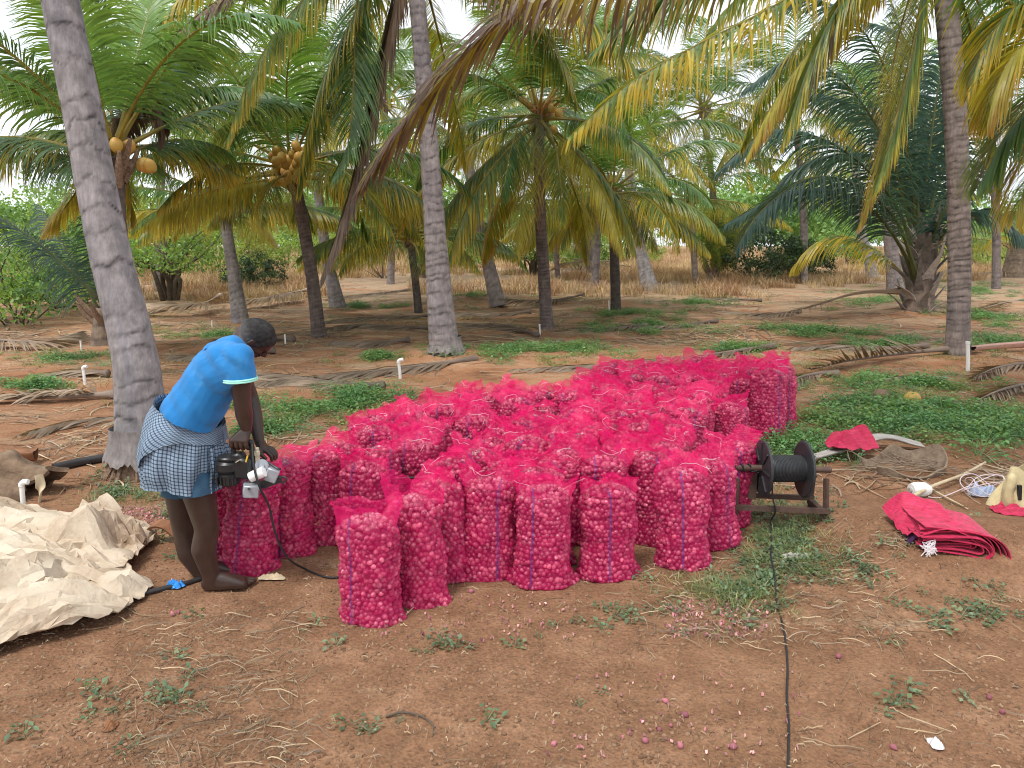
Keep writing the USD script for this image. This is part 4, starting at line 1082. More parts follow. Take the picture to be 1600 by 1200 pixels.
# T-shirt
folds = lambda v: .011 * (meshkit.fbm(v * np.array([7, 9, 7.]), 3, 5) - .5) + .006 * np.sin((v[:, 0] * 60 + v[:, 2] * 38) + 7 * meshkit.fbm(v * 6, 2, 9)) * nz(v * 7, 8)
usdkit.material(stage, '/World/Looks/shirt_blue', {
    'g': ('geometry', {}), 'n': ('noise_texture', {'scale': 7.0, 'detail': 5.0, 'roughness': .6}), 'r': ('rgb_ramp', {'ramp': [(0.3, (.014, .145, .38)), (0.6, (.022, .195, .48)), (.78, (.07, .26, .53))]}),
    'n2': ('noise_texture', {'scale': 900.0, 'detail': 2.0}), 'b': ('bump', {'distance': .0012, 'strength': .7}), 'p': ('principled_bsdf', {'roughness': .85, 'sheen_weight': .15, 'specular_ior_level': .2})},
    [('g.position', 'n.vector'), ('n.fac', 'r.fac'), ('r.color', 'p.base_color'), ('g.position', 'n2.vector'), ('n2.fac', 'b.height'), ('b.normal', 'p.normal')], surface='p.BSDF')
tor = [blob([(J(352, 562, -.115), .083), (J(346, 562, .115), .083), (J(338, 584, -.06), .118), (J(338, 584, .06), .118)]),
       blob([(J(338, 584, -.062), .120), (J(338, 584, .062), .120), (J(318, 616, -.062), .122), (J(318, 616, .062), .122)]),
       blob([(J(318, 616, -.062), .122), (J(318, 616, .062), .122), (J(288, 662, -.07), .128), (J(288, 662, .07), .128)]),
       blob([(J(364, 548, -.05), .068), (J(364, 548, .05), .068), (J(346, 562), .09)])]
slv = []
for sh, el, sg in ((shR, elR, -1), (shL, elL, 1)):
    n = unit(sh - el); c = sh * .52 + el * .48
    slv += [blob([(J(348, 566, sg * .09), .088), (J(338, 588, sg * .08), .105), (sh, .071), (sh * .75 + el * .25, .071)]), bone(sh, .070, sh * .30 + el * .70, .070).trim_by_plane(tuple(n), float(np.dot(n, c)))]
shirt = solid(tor + slv, .012, 12, folds)
sm = m3.Manifold(m3.Mesh(np.asarray(shirt.vertices, np.float32), np.asarray(shirt.faces, np.uint32)))
spine = unit(J(346, 566) - J(292, 656))
hem_n = unit(spine + np.array([-.05, 0, .12]))
sm = sm.trim_by_plane(tuple(hem_n), float(np.dot(hem_n, J(296, 645))))
rings = []
for sh, el, sg in ((shR, elR, -1), (shL, elL, 1)):
    n = unit(sh - el); c = sh * .52 + el * .48
    z = n; x = unit(np.cross(z, [0, 1.0, 0])); y = np.cross(z, x)
    a = np.linspace(0, 2 * PI, 33)
    rings.append(tube(np.array([c + .0715 * (x * math.cos(q) + y * math.sin(q)) for q in a]), .0045, 6, False))
    rings.append(tube(np.array([c + z * .008 + .0715 * (x * math.cos(q) + y * math.sin(q)) for q in a]), .0045, 6, False))
sq = sm.to_mesh()
shirt_p = mj('t_shirt', (np.array(sq.vert_properties[:, :3]), np.array(sq.tri_verts)), 'shirt_blue', smooth=50)
plain('mint_trim', (.35, .75, .62), .8)
mj('sleeve_trim', join(rings), 'mint_trim', parent=shirt_p)
# checked wrap, folded up above the knees
usdkit.material(stage, '/World/Looks/checked_cloth', {
    'u': ('uvmap', {'attribute': 'st'}), 's': ('separate_xyz', {}),
    'x': ('math', {'math_type': 'multiply', 'value2': 56.0}), 'y': ('math', {'math_type': 'multiply', 'value2': 56.0}),
    'fx': ('math', {'math_type': 'fraction'}), 'fy': ('math', {'math_type': 'fraction'}),
    'rx': ('rgb_ramp', {'ramp': [(0.0, (1.0,) * 3), (.24, (1.0,) * 3), (.30, (0.0,) * 3), (.94, (0.0,) * 3), (1.0, (1.0,) * 3)]}), 'ry': ('rgb_ramp', {'ramp': [(0.0, (1.0,) * 3), (.24, (1.0,) * 3), (.30, (0.0,) * 3), (.94, (0.0,) * 3), (1.0, (1.0,) * 3)]}),
    'ad': ('math', {'math_type': 'add'}), 'hf': ('math', {'math_type': 'multiply', 'value2': 0.5}),
    'r': ('rgb_ramp', {'ramp': [(0.0, (.29, .38, .48)), (.5, (.10, .14, .20)), (1.0, (.03, .04, .07))]}),
    'g': ('geometry', {}), 'n': ('noise_texture', {'scale': 9.0, 'detail': 4.0}), 'nr': ('rgb_ramp', {'ramp': [(.3, (.8,) * 3), (.7, (1.12,) * 3)]}), 'm': ('mix_color', {'blend_type': 'multiply', 'fac': 1.0, 'use_clamp': False}),
    'p': ('principled_bsdf', {'roughness': .9, 'specular_ior_level': .15}), 't': ('translucent_bsdf', {}), 'o': ('mix_closure', {'fac': .12})},
    [('u.UV', 's.vector'), ('s.x', 'x.value1'), ('s.y', 'y.value1'), ('x.value', 'fx.value1'), ('y.value', 'fy.value1'), ('fx.value', 'rx.fac'), ('fy.value', 'ry.fac'), ('rx.color', 'ad.value1'), ('ry.color', 'ad.value2'), ('ad.value', 'hf.value1'), ('hf.value', 'r.fac'),
     ('g.position', 'n.vector'), ('n.fac', 'nr.fac'), ('r.color', 'm.a'), ('nr.color', 'm.b'), ('m.result', 'p.base_color'), ('m.result', 't.color'), ('p.BSDF', 'o.closure1'), ('t.BSDF', 'o.closure2')], surface='o.closure')
def wrap(v0, v1, off, nf, seed, rot=0.0, th0=0.0, th1=2 * PI, nv=30, nt=150, vend=None):
    th = np.linspace(th0, th1, nt)
    V = np.linspace(0, 1, nv)
    c0, c1 = J(294, 646), J(288, 753)
    P = np.empty((nv, nt, 3))
    for i, q in enumerate(V):
        ve = (v1 if vend is None else vend(th))
        v = v0 + (ve - v0) * q
        cx = c0[0] + (c1[0] - c0[0]) * v - .012 * np.sin(PI * np.clip(v, 0, 1))
        cy = c0[1] + (c1[1] - c0[1]) * v
        cz = c0[2] + (c1[2] - c0[2]) * v
        bulge = .026 * np.sin(PI * np.clip(v * 1.05, 0, 1))
        rx, ry = .140 + .036 * np.maximum(v, 0) + bulge + off, .172 + .018 * v + bulge + off
        fold = (.012 * np.sin(nf * th + 2.3 * v + seed) + .007 * np.sin(2.3 * nf * th + seed * 2 + 3 * v)) * np.clip(v, 0, 1) ** .7 + .010 * (nz(np.stack([np.cos(th) * 2.2, np.sin(th) * 2.2, v * 5 + 0 * th], -1), seed) - .5)
        x = np.cos(th) * (rx + fold) * (1 - .13 * np.clip(-np.cos(th), 0, 1) * np.clip(1 - v, 0, 1)); y = np.sin(th) * (ry + fold)
        P[i, :, 0] = cx + x; P[i, :, 1] = cy + y
        P[i, :, 2] = cz - x * .50 * (1 - np.clip(v, 0, 1)) ** 1.3 + .014 * np.sin(3 * th + seed) * np.clip(v, 0, 1)
    arcl = np.r_[0, np.cumsum(np.linalg.norm(np.diff(P[nv // 2], axis=0), axis=1))]
    hgt = np.cumsum(np.r_[0, np.linalg.norm(np.diff(P[:, nt // 4], axis=0), axis=1)])
    U, H = np.meshgrid(arcl, hgt)
    U, H = U * math.cos(rot) - H * math.sin(rot), U * math.sin(rot) + H * math.cos(rot)
    i, j = np.meshgrid(np.arange(nv - 1), np.arange(nt - 1), indexing='ij')
    Q = np.stack([i * nt + j, i * nt + j + 1, (i + 1) * nt + j + 1, (i + 1) * nt + j], -1).reshape(-1, 4)
    return (P.reshape(-1, 3), Q), np.stack([U, H], -1).reshape(-1, 2)
w1, uv1 = wrap(-.03, 1.0, 0.0, 7, 1)
lun = mj('checked_wrap', w1, 'checked_cloth', smooth=True, uv=uv1)
w2, uv2 = wrap(-.05, .6, .013, 5, 4, .55, vend=lambda th: .52 - .36 * np.cos(th + .5) - .05 * np.sin(3 * th))
mj('folded_layer', w2, 'checked_cloth', parent=lun, smooth=True, uv=uv2)
w3, uv3 = wrap(.22, 1.02, .022, 22, 7, .1, th0=-.62, th1=.02, nt=40)
mj('hanging_end', w3, 'checked_cloth', parent=lun, smooth=True, uv=uv3)
plain('shorts_blue', (.03, .085, .15), .85, .25, 30)
sp = []
for dy, pts in ((-.078, [(302, 738), (307, 754), (310, 769)]), (.078, [(283, 738), (282, 754), (282, 771)])):
    sp.append(tube(spline([J(*q, dy) for q in pts], 8), [.080, .081, .084, .086, .088, .088, .088, .087], 24, False))
mj('shorts', join(sp), 'shorts_blue', smooth=True)

# ---------------------------------------------------------------- the stitching machine
plain('black_plastic', (.012, .012, .013), .38, spec=.5)
plain('grey_metal', (.34, .36, .39), .42, .12, 30, metal=.35)
plain('dark_metal', (.05, .05, .055), .4, metal=.6)
plain('white_yarn', (.78, .77, .74), .8, .05, 200, .002)
plain('beige_plastic', (.42, .37, .26), .5)
plain('yellow_mark', (.65, .40, .02), .5)
plain('black_rubber', (.014, .014, .015), .55)
mc = thing('stitching_machine', 'black and grey portable bag stitching machine with white yarn cone, in the man\'s hand', 'stitching machine', J(378, 735, -.09))
CO = np.array(mc.GetAttribute('xformOp:translate').Get())
K = lambda px, py, dy=0.0: at(px, py, YB - .10 + dy) - CO
def mp(name, m, mat, **k):
    return obj(name, m, mat, mc, **k)
mp('handle', join([tube(spline([K(366, 722), K(365, 700), K(367, 691), K(377, 690), K(388, 690), K(393, 695), K(395, 730)], 30), .0125, 12)]), 'black_plastic', smooth=True)
mp('motor', join([cyl(.056, K(357, 735) + [0, 0, .05], K(357, 735) + [0, 0, -.005], 32, .012), cyl(.047, K(358, 736), K(360, 757), 32, .01)] + [box(.006, .10, .035, K(345 + 6 * k, 748)) for k in range(5)]), 'black_plastic')
mp('motor_cap', cyl(.050, K(357, 718), K(357, 712), 32, .006), 'black_plastic')
mp('gear_case', join([box(.085, .075, .10, K(381, 730), .014), box(.06, .06, .06, K(372, 716), .012)]), 'black_plastic')
mp('lever', beam(K(384, 722, -.045), K(387, 712, -.045), .006, .004, (0, 1, 0)), 'yellow_mark')
mp('badge', beam(K(369, 722, -.04), K(374, 719, -.042), .004, .012, (0, 1, 0)), 'beige_plastic')
mp('yarn_cone', tube([K(391, 746, -.04), K(391.3, 745.9, -.04), K(402, 741, -.04), K(413, 736.5, -.04), K(413.3, 736.4, -.04)], [.012, .023, .0245, .024, .012], 24), 'white_yarn', smooth=35)
mp('thread_post', join([cyl(.010, K(403, 722), K(401, 699), 14, .003), cyl(.006, K(397, 724), K(395, 702), 12, .002), cyl(.013, K(402, 712), K(401.5, 704), 14, .003)]), 'beige_plastic')
mp('pulley', join([cyl(.030, K(409, 728, .02), K(409, 728, -.015), 24, .004), cyl(.012, K(409, 728, -.015), K(409, 728, -.03), 16, .002)]), 'grey_metal')
b1 = mp('foot_block', box(.068, .085, .056, K(392, 765, -.03), .005, trimesh.transformations.euler_matrix(0, .12, .35)), 'grey_metal')
obj('screw', cyl(.006, K(389, 764, -.085), K(389, 764, -.072), 10), 'dark_metal', b1)
mp('side_block', box(.055, .06, .062, K(425, 741, .01), .005, trimesh.transformations.euler_matrix(0, .42, .2)), 'grey_metal')
mp('arm', join([beam(K(396, 757, 0), K(418, 757, .0), .04, .026), beam(K(414, 757, 0), K(440, 748, .02), .035, .024), tube(spline([K(432, 748, .0), K(444, 745, -.01), K(448, 750, -.01), K(441, 756, 0)], 12), .004, 6),
                tube(spline([K(405, 716, .02), K(418, 722, .02), K(432, 731, .01), K(438, 733, 0)], 12), .005, 6)]), 'dark_metal')
# cord: from the handle down past the bag and away across the ground
c0 = [K(394, 694, -.02) + CO, K(397, 730, -.06) + CO, K(406, 762, -.07) + CO, at(420, 790, 3.36), at(431, 835, 3.37), at(450, 872, 3.42)]
c1 = [G(478, 893) + [0, 0, .012], G(510, 904) + [0, 0, .008], G(545, 900) + [0, 0, .008], G(600, 872) + [0, 0, .01]]
cordm = tube(spline(c0 + c1, 80), .0052, 8)
tag(obj('power_cord', cordm, 'black_rubber', smooth=True), 'black cord running from the stitching machine down past the bag and over the ground', 'cord')
c2 = [at(*q) for q in ((618, 757, 4.05), (622, 748, 4.1), (650, 746, 4.12), (690, 745, 4.15), (715, 736, 4.2), (745, 731, 4.25), (770, 736, 4.3), (800, 752, 4.3))]
tag(obj('power_cord', tube(spline(c2, 50), .0055, 8), 'black_rubber', smooth=True), 'short run of black cord lying over the tied mouths of the bags', 'cord')
# ---------------------------------------------------------------- cable reel on its stand
plain('rusty_steel', (.055, .034, .026), .75, col2=(.11, .060, .042), scale=25, bump=.002)
plain('reel_black', (.022, .023, .025), .5, .3, 25, .001)
g = G(1243, 800)
reel_y = 4.15
c = at(1224, 733, reel_y)
st = thing('reel_stand', 'low rusty iron stand carrying the black spool at the right of the bags', 'reel stand', (c[0], reel_y, float(gz(c[0], reel_y))))
SO = np.array(st.GetAttribute('xformOp:translate').Get())
R = lambda px, py, dy=0.0: at(px, py, reel_y + dy) - SO
zb = -.02
def sp_(name, m, mat='rusty_steel', **k):
    return obj(name, m, mat, st, **k)
ax0, ax1 = R(1134, 731), R(1298, 734)
for nm, xp, dy in (('leg', 1287, -.05), ('leg', 1287, .16), ('leg', 1150, -.05), ('leg', 1150, .16)):
    top = R(xp - (0 if xp > 1200 else 0), 738, 0); top = np.array([top[0], dy, .30])
    sp_(nm, beam((top[0] + (.012 if xp > 1200 else -.012), dy * 1.25, zb), (top[0], dy * .8, .315), .022, .024))
xl, xr = R(1150, 738)[0], R(1287, 738)[0]
for dy in (-.058, .17):
    sp_('rail', beam((xl - .02, dy, .155), (xr + .02, dy - .012, .135), .022, .028))
sp_('cross_bar', beam((xl, -.05, .13), (xl, .17, .13), .03, .03)); sp_('cross_bar', beam((xr, -.05, .115), (xr, .17, .115), .03, .03))
sp_('upper_bar', beam((xl, .135, .29), (xr, .135, .285), .022, .05))
sp_('bracket', box(.07, .03, .15, (xl + .10, .05, .24), .004))
sp_('post', beam((xl, .0, .15), (xl, .0, ax0[2]), .026, .035)); sp_('post', beam((xr, .0, .13), (xr, .0, ax1[2]), .022, .035))
rl = thing('cable_reel', 'black plastic spool wound with black cable, resting across the rusty stand', 'cable reel', c)
RO = np.array(rl.GetAttribute('xformOp:translate').Get())
Q = lambda px, py, dy=0.0: at(px, py, reel_y + dy) - RO
a, b = Q(1192, 732), Q(1256, 733)
for p0, s in ((a, -1), (b, 1)):
    pr = [(.02, 0), (.150, 0), (.160, .004), (.160, .016), (.150, .020), (.135, .016), (.06, .016), (.05, .03), (.02, .03)]
    pts = np.array([p0 + [s * (.01 - q[1]) * 1.0, 0, 0] for q in pr])
    n = 48; th = np.arange(n) / n * 2 * PI
    V = np.array([[p0[0] + s * (q[1] - .01) * -1, p0[1] + q[0] * math.cos(t_), p0[2] + q[0] * math.sin(t_)] for q in pr for t_ in th])
    i, j = np.meshgrid(np.arange(len(pr) - 1), np.arange(n), indexing='ij'); k = (j + 1) % n
    fl = obj('flange', (V, np.stack([i * n + j, i * n + k, (i + 1) * n + k, (i + 1) * n + j], -1).reshape(-1, 4)), 'reel_black', rl, smooth=30)
    obj('rib', join([beam((p0[0] - s * .012 + s * .026, p0[1] + .05 * math.cos(t_), p0[2] + .05 * math.sin(t_)), (p0[0] - s * .012 + s * .026, p0[1] + .148 * math.cos(t_), p0[2] + .148 * math.sin(t_)), .008, .008, (1, .2, .1)) for t_ in np.arange(8) / 8 * 2 * PI]), 'reel_black', fl)
# cable turns
turns = []
w = b[0] - a[0] - .03
n = 26
hel = [(a[0] + .015 + w * k / (n * 24), a[1] + .072 * math.cos(2 * PI * k / 24), a[2] + .072 * math.sin(2 * PI * k / 24)) for k in range(n * 24)]
obj('wound_cable', join([tube(np.array(hel), .0048, 6), cyl(.070, a, b, 32)]), 'reel_black', rl, smooth=50)
obj('axle', join([cyl(.018, Q(1134, 730), Q(1298, 734), 16), cyl(.026, Q(1258, 733), Q(1272, 733), 16)]), 'rusty_steel', rl)
wrapc = tube(spline([Q(1142 + 4 * k, 730) + np.array([0, .024 * math.cos(k * 2.1), .024 * math.sin(k * 2.1)]) for k in range(9)] + [Q(1180, 733) + [0, -.03, 0]], 60), .005, 6)
obj('loose_turn', wrapc, 'black_rubber', rl, smooth=True)
pc = [c + Q(1200, 735) + [0, -.075, .02], c + Q(1199, 765) + [0, -.085, 0], c + Q(1203, 790) + [0, -.09, 0], G(1204, 828) + [0, 0, .05]] + [G(*q) + [0, 0, .035 if q[1] < 930 else .010] for q in ((1205, 860), (1204, 880), (1210, 910), (1213, 945), (1224, 985), (1230, 1040), (1229, 1090), (1232, 1140), (1231, 1215), (1236, 1330))]
tag(obj('cable', tube(spline(pc, 160), .0046, 8), 'black_rubber', smooth=True), 'thin black cable running from the spool straight towards the viewer over the soil', 'cable')

# ---------------------------------------------------------------- folded empty bags on the heap of soil
usdkit.material(stage, '/World/Looks/folded_net', {
    'g': ('geometry', {}), 'mp': ('mapping', {'scale': (6, 6, 60)}), 'n': ('noise_texture', {'scale': 4.0, 'detail': 4.0}), 'r': ('rgb_ramp', {'ramp': [(0.3, (.30, .008, .035)), (0.55, (.50, .012, .07)), (.8, (.60, .04, .13))]}),
    'n2': ('noise_texture', {'scale': 420.0, 'detail': 2.0}), 'b': ('bump', {'distance': .002, 'strength': .8}), 'p': ('principled_bsdf', {'roughness': .55, 'specular_ior_level': .4, 'sheen_weight': .1})},
    [('g.position', 'mp.vector'), ('mp.vector', 'n.vector'), ('n.fac', 'r.fac'), ('r.color', 'p.base_color'), ('g.position', 'n2.vector'), ('n2.fac', 'b.height'), ('b.normal', 'p.normal')], surface='p.BSDF')
def sheet(P, thick=.004):
    """A grid of points (n, m, 3) as a thin closed sheet."""
    n, m = P.shape[:2]
    N = unit(np.cross(np.gradient(P, axis=0), np.gradient(P, axis=1)))
    A, B = P + N * thick / 2, P - N * thick / 2
    v = np.vstack([A.reshape(-1, 3), B.reshape(-1, 3)])
    i, j = np.meshgrid(np.arange(n - 1), np.arange(m - 1), indexing='ij')
    q = np.stack([i * m + j, (i + 1) * m + j, (i + 1) * m + j + 1, i * m + j + 1], -1).reshape(-1, 4)
    f = [q, q[:, ::-1] + n * m]
    e = np.r_[np.arange(m), np.arange(1, n) * m + m - 1, (n - 1) * m + np.arange(m - 2, -1, -1), np.arange(n - 2, 0, -1) * m]
    e2 = np.roll(e, -1)
    f.append(np.stack([e, e2, e2 + n * m, e + n * m], -1))
    return v, np.vstack(f)
rngO = np.random.default_rng(21)
g = G(1500, 872)
pile = thing('folded_bag_bundle', 'bundle of empty red net bags folded together on the heap of bare soil', 'bag bundle', g + [0, .16, -.01], rz=-.22)
UsdGeom.Xform(pile).AddScaleOp().Set(Gf.Vec3f(.86, .9, .95))
S_ = np.linspace(0, 1, 60)
for k in range(11):
    r = .010 + .0115 * k
    xs = []
    flat = .74
    pts = []
    x_l, x_f = -.17 + .03 * rngO.random(), .10 + .003 * k
    for q in S_:
        if q < .38:
            x = x_l + (x_f - x_l) * (q / .38); z = .074 - r * flat
        elif q < .62:
            a_ = -PI / 2 + PI * (q - .38) / .24; x = x_f + r * 1.15 * math.cos(a_); z = .074 + r * flat * math.sin(a_)
        else:
            x = x_f + (x_l - .02 - x_f) * ((q - .62) / .38); z = .074 + r * flat
        sag = .030 * (x / .25) ** 2 * (1 if x > 0 else .4)
        pts.append((x, 0, max(.006 + .001 * k, z - sag + .012 * math.sin(7 * x + k))))
    pts = np.array(pts)
    yy = np.linspace(-.19 + .012 * rngO.normal(), .17, 16)
    P = pts[:, None, :] + np.stack([0.02 * np.sin(yy * 9 + k), yy, 0 * yy], -1)[None]
    P[..., 2] += .006 * (nz(P * 14, k) - .5)
    obj('folded_layer', sheet(P, .0045), 'folded_net', pile, smooth=40)
# the loosest bag flung over the top, to the back left
uu, vv = np.meshgrid(np.linspace(-1, 1, 46), np.linspace(-1, 1, 40), indexing='ij')
x = uu * .20 - .055 - .03 * vv; y = vv * .17 + .10 + .04 * uu
z = .172 - .055 * np.clip(np.abs(uu + .05), 0, 1) ** 2.2 + .05 * np.exp(-((vv - .55 + .3 * uu) / .35) ** 2) * (uu < .6) + .06 * (meshkit.fbm(np.stack([uu * 1.8, vv * 2.2, 0 * uu], -1) + 5, 3, 4) - .5) + .014 * np.sin(6 * uu + 5 * vv) - .10 * np.clip(-uu - .55, 0, 1) ** 1.2 - .13 * np.clip(uu - .5, 0, 1)
obj('top_bag', sheet(np.stack([x, y, z], -1), .004), 'folded_net', pile, smooth=40)
x2 = uu * .155 - .01; y2 = vv * .10 - .09
z2 = .168 - .06 * np.clip(uu - .2, 0, 1) ** 1.5 - .03 * uu ** 2 + .03 * (meshkit.fbm(np.stack([uu * 2.2, vv * 2.2, 0 * uu], -1), 3, 14) - .5) - .03 * np.clip(-vv - .6, 0, 1)
obj('top_bag', sheet(np.stack([x2, y2, z2], -1), .004), 'folded_net', pile, smooth=40)
plain('white_fray', (.62, .56, .58), .9)
plain('purple_edge', (.06, .015, .07), .7)
obj('frayed_edge', join([tube(spline([(-.125 + .02 * rngO.normal(), -.19, .07 + .018 * rngO.normal()), (-.13 + .025 * rngO.normal(), -.21, .075 + .02 * rngO.normal()), (-.125 + .025 * rngO.normal(), -.215, .05 + .02 * rngO.normal())], 5), .0028, 4) for _ in range(34)]), 'white_fray', pile)
obj('frayed_edge', join([tube(spline([(.19 + .02 * rngO.normal(), -.15, .012), (.21 + .02 * rngO.normal(), -.17, .014 + .006 * rngO.normal()), (.22, -.18 + .015 * rngO.normal(), .0)], 4), .0026, 4) for _ in range(14)]), 'white_fray', pile)
obj('dark_edge', sheet(np.stack([np.linspace(-.235, -.17, 14)[:, None] + 0 * np.linspace(0, 1, 8)[None], .02 + .10 * np.linspace(-1, 1, 14)[:, None] * 0 + np.linspace(-.14, .10, 8)[None] + 0 * np.linspace(0, 1, 14)[:, None], .012 + .09 * np.linspace(0, 1, 14)[:, None] ** .8 + .012 * np.sin(np.linspace(0, 22, 8))[None]], -1), .01), 'purple_edge', pile)

def crumple(w, d, h, n=70, seed=0, folds=7, edge=.25):
    """A crumpled cloth patch lying on the ground: crisp creases from folded planes, ragged edge."""
    rng = np.random.default_rng(seed)
    u, v = np.meshgrid(np.linspace(-1, 1, n), np.linspace(-1, 1, n), indexing='ij')
    z = 0
    wu = u + .16 * (fbm2(u, v, 1.3, seed, 2) - .5); wv = v + .16 * (fbm2(u + 9, v, 1.3, seed, 2) - .5)
    for k in range(folds):
        a = rng.random() * PI; f = 1.1 + 3.2 * rng.random()
        t_ = (wu * math.cos(a) + wv * math.sin(a)) * f + rng.random() * 5
        z = z + np.abs((t_ % 2) - 1) / (1 + .28 * k)
    z = (z - z.min()) / (z.max() - z.min())
    rim = np.clip(1 - np.maximum(np.abs(u), np.abs(v)) ** 3, 0, 1)
    z = h * (z * (.35 + .65 * rim)) * (.45 + .55 * rim)
    rr_ = 1 + edge * (nz(np.stack([np.arctan2(v, u) * 2.0, np.hypot(u, v), 0 * u], -1), seed + 3) - .5) * np.hypot(u, v)
    sx = u * np.sqrt(1 - .35 * v * v) * rr_; sy = v * np.sqrt(1 - .35 * u * u) * rr_
    return np.stack([sx * w / 2, sy * d / 2, z], -1)

# red cloth on the dry sheath
g = G(1340, 722)
rc = crumple(.36, .28, .20, 50, 12, 3)
rc[..., 2] += .02
rb = tag(obj('red_net_bag', (lambda s_: (s_[0] + g + [0, .12, .07], s_[1]))(sheet(rc, .006)), 'folded_net', smooth=30), 'crumpled red net bag lying on the grey dry palm sheath', 'empty bag')
# ---------------------------------------------------------------- dry palm sheath: grey stalk and a looped fibrous base
plain('dry_stalk', (.27, .245, .22), .8, col2=(.40, .37, .34), scale=12, bump=.004)
plain('dry_fibre', (.17, .12, .08), .95, col2=(.27, .205, .145), scale=26, bump=.01)
g = G(1400, 745)
shth = thing('palm_sheath', 'dry grey palm stalk whose brown fibrous base lies in an open loop', 'palm debris', g)
def flat_stalk(pts, w, h):
    p = spline(pts, 26); w = np.interp(np.linspace(0, 1, 26), np.linspace(0, 1, len(w)), w); h = np.interp(np.linspace(0, 1, 26), np.linspace(0, 1, len(h)), h)
    tn = unit(np.gradient(p, axis=0)); s = unit(np.cross(tn, [0, 0, 1.0])); u = np.cross(s, tn)
    m = 12; th = np.arange(m) / m * 2 * PI
    V = (p[:, None] + (w[:, None] * np.cos(th))[..., None] * s[:, None] + (h[:, None] * np.sin(th) + h[:, None] * .9 * np.cos(th) ** 2)[..., None] * u[:, None]).reshape(-1, 3)
    i, j = np.meshgrid(np.arange(25), np.arange(m), indexing='ij'); k = (j + 1) % m
    return V, np.stack([i * m + j, i * m + k, (i + 1) * m + k, (i + 1) * m + j], -1).reshape(-1, 4)
obj('stalk', flat_stalk([G(1255, 735) + [0, .1, .03] - g, G(1310, 716) + [0, 0, .06] - g, G(1375, 703) + [0, 0, .10] - g, G(1440, 706) + [0, 0, .05] - g], [.03, .05, .075, .09], [.012, .015, .016, .01]), 'dry_stalk', shth, smooth=True)
th = np.linspace(-2.6, 2.35, 60)
ctr = G(1420, 742) - g
ring = []
for q in np.linspace(0, 1, 9):
    hh = (.005 + .125 * q) * (1 + .5 * np.sin(2 * th + 1.1) + .25 * np.sin(5 * th))
    ring.append(np.stack([ctr[0] + (.25 + .03 * q + .03 * np.sin(3 * th + 1)) * np.cos(th), ctr[1] + .10 + (.17 + .02 * q) * np.sin(th), .0 + hh * (.42 + .7 * np.clip(np.sin(th * .5 + .55), 0, 1) ** 2 * (.5 + nz(np.stack([th * 2, 0 * th, 0 * th], -1), 7))) - .01], -1))
P = np.array(ring); P = P + .03 * (np.stack([nz(P * 9, k) for k in range(3)], -1) - .5)
obj('sheath', sheet(P, .012), 'dry_fibre', shth, smooth=60)
obj('fibre', join([tube(spline([ctr + [rngO.normal(0, .16), .1 + rngO.normal(0, .1), .03], ctr + [rngO.normal(0, .2), .1 + rngO.normal(0, .14), .06 + .04 * rngO.random()], ctr + [rngO.normal(.05, .3), .1 + rngO.normal(0, .2), .02]], 6), .003, 4) for _ in range(14)]), 'dry_fibre', shth)

# ---------------------------------------------------------------- twine, stick, plastic, cloth at the right edge
g = G(1440, 778)
tc = thing('twine_cone', 'small white cone of twine lying on the soil beside the pale stick', 'twine cone', g + [0, .03, .045], rz=.15)
obj('yarn', tube([(-.062, 0, 0), (-.060, 0, 0), (-.03, 0, .002), (.03, 0, .0), (.066, 0, -.006), (.068, 0, -.006)], [.018, .040, .048, .046, .030, .012], 28), 'white_yarn', tc, smooth=40)
obj('paper_core', tube([(-.075, 0, 0), (-.058, 0, 0)], .017, 16), 'dry_stalk', tc)
plain('pale_wood', (.50, .40, .26), .7, .2, 12, .002)
tag(obj('stick', tube(spline([G(1402, 796) + [0, 0, .03], G(1455, 772) + [0, 0, .05], G(1505, 752) + [0, 0, .05], G(1538, 735) + [0, 0, .06]], 20), np.linspace(.013, .008, 20), 8), 'pale_wood', smooth=True), 'pale peeled stick lying slantwise behind the folded red bags', 'stick')
plain('pale_plastic', (.46, .53, .68), .25, .15, 8, .0, trans=.3)
g = G(1545, 778)
pb = crumple(.20, .15, .11, 44, 9, 6, .2)
tag(obj('plastic_bag', (lambda s_: (s_[0] + g + [0, .07, .0], s_[1]))(sheet(pb, .004)), 'pale_plastic', smooth=25), 'small pale blue plastic bag under loops of white string', 'plastic bag')
loops = [g + [.0, .04, .02] + np.array([.13 * math.cos(q * 1.0) * (1 + .25 * math.sin(q * 2.3)), .10 * math.sin(q * 1.0), .05 * (1 + math.sin(q * 1.7))]) for q in np.linspace(0, 20, 60)]
tail = [G(1475, 778) + [0, 0, .01], G(1450, 780) + [0, 0, .015]]
tag(obj('string', tube(spline(loops + tail, 260), .0028, 5), 'white_thread', smooth=True), 'tangle of white string looped around the pale blue plastic bag', 'string')
plain('cream_cloth', (.52, .43, .24), .7, .25, 10, .002)
g = G(1588, 800)
cc = thing('cream_cloth_bag', 'cream cloth bag with a dark stripe standing at the right edge', 'cloth bag', g)
rngc = np.random.default_rng(3)
nth = 48; th = np.arange(nth + 1) / nth * 2 * PI
rows = []
for q in np.linspace(0, 1, 22):
    rr_ = .10 * (1 - .55 * q) * (1 + .18 * np.sin(3 * th + 4 * q) + .10 * np.sin(7 * th + 9 * q)) + .01
    rows.append(np.stack([.05 + rr_ * 1.2 * np.cos(th) + .02 * q, .1 + rr_ * np.sin(th), .0 + .235 * q + .03 * q * np.sin(2 * th + .5)], -1))
obj('cloth', sheet(np.array(rows), .005), 'cream_cloth', cc, smooth=40)
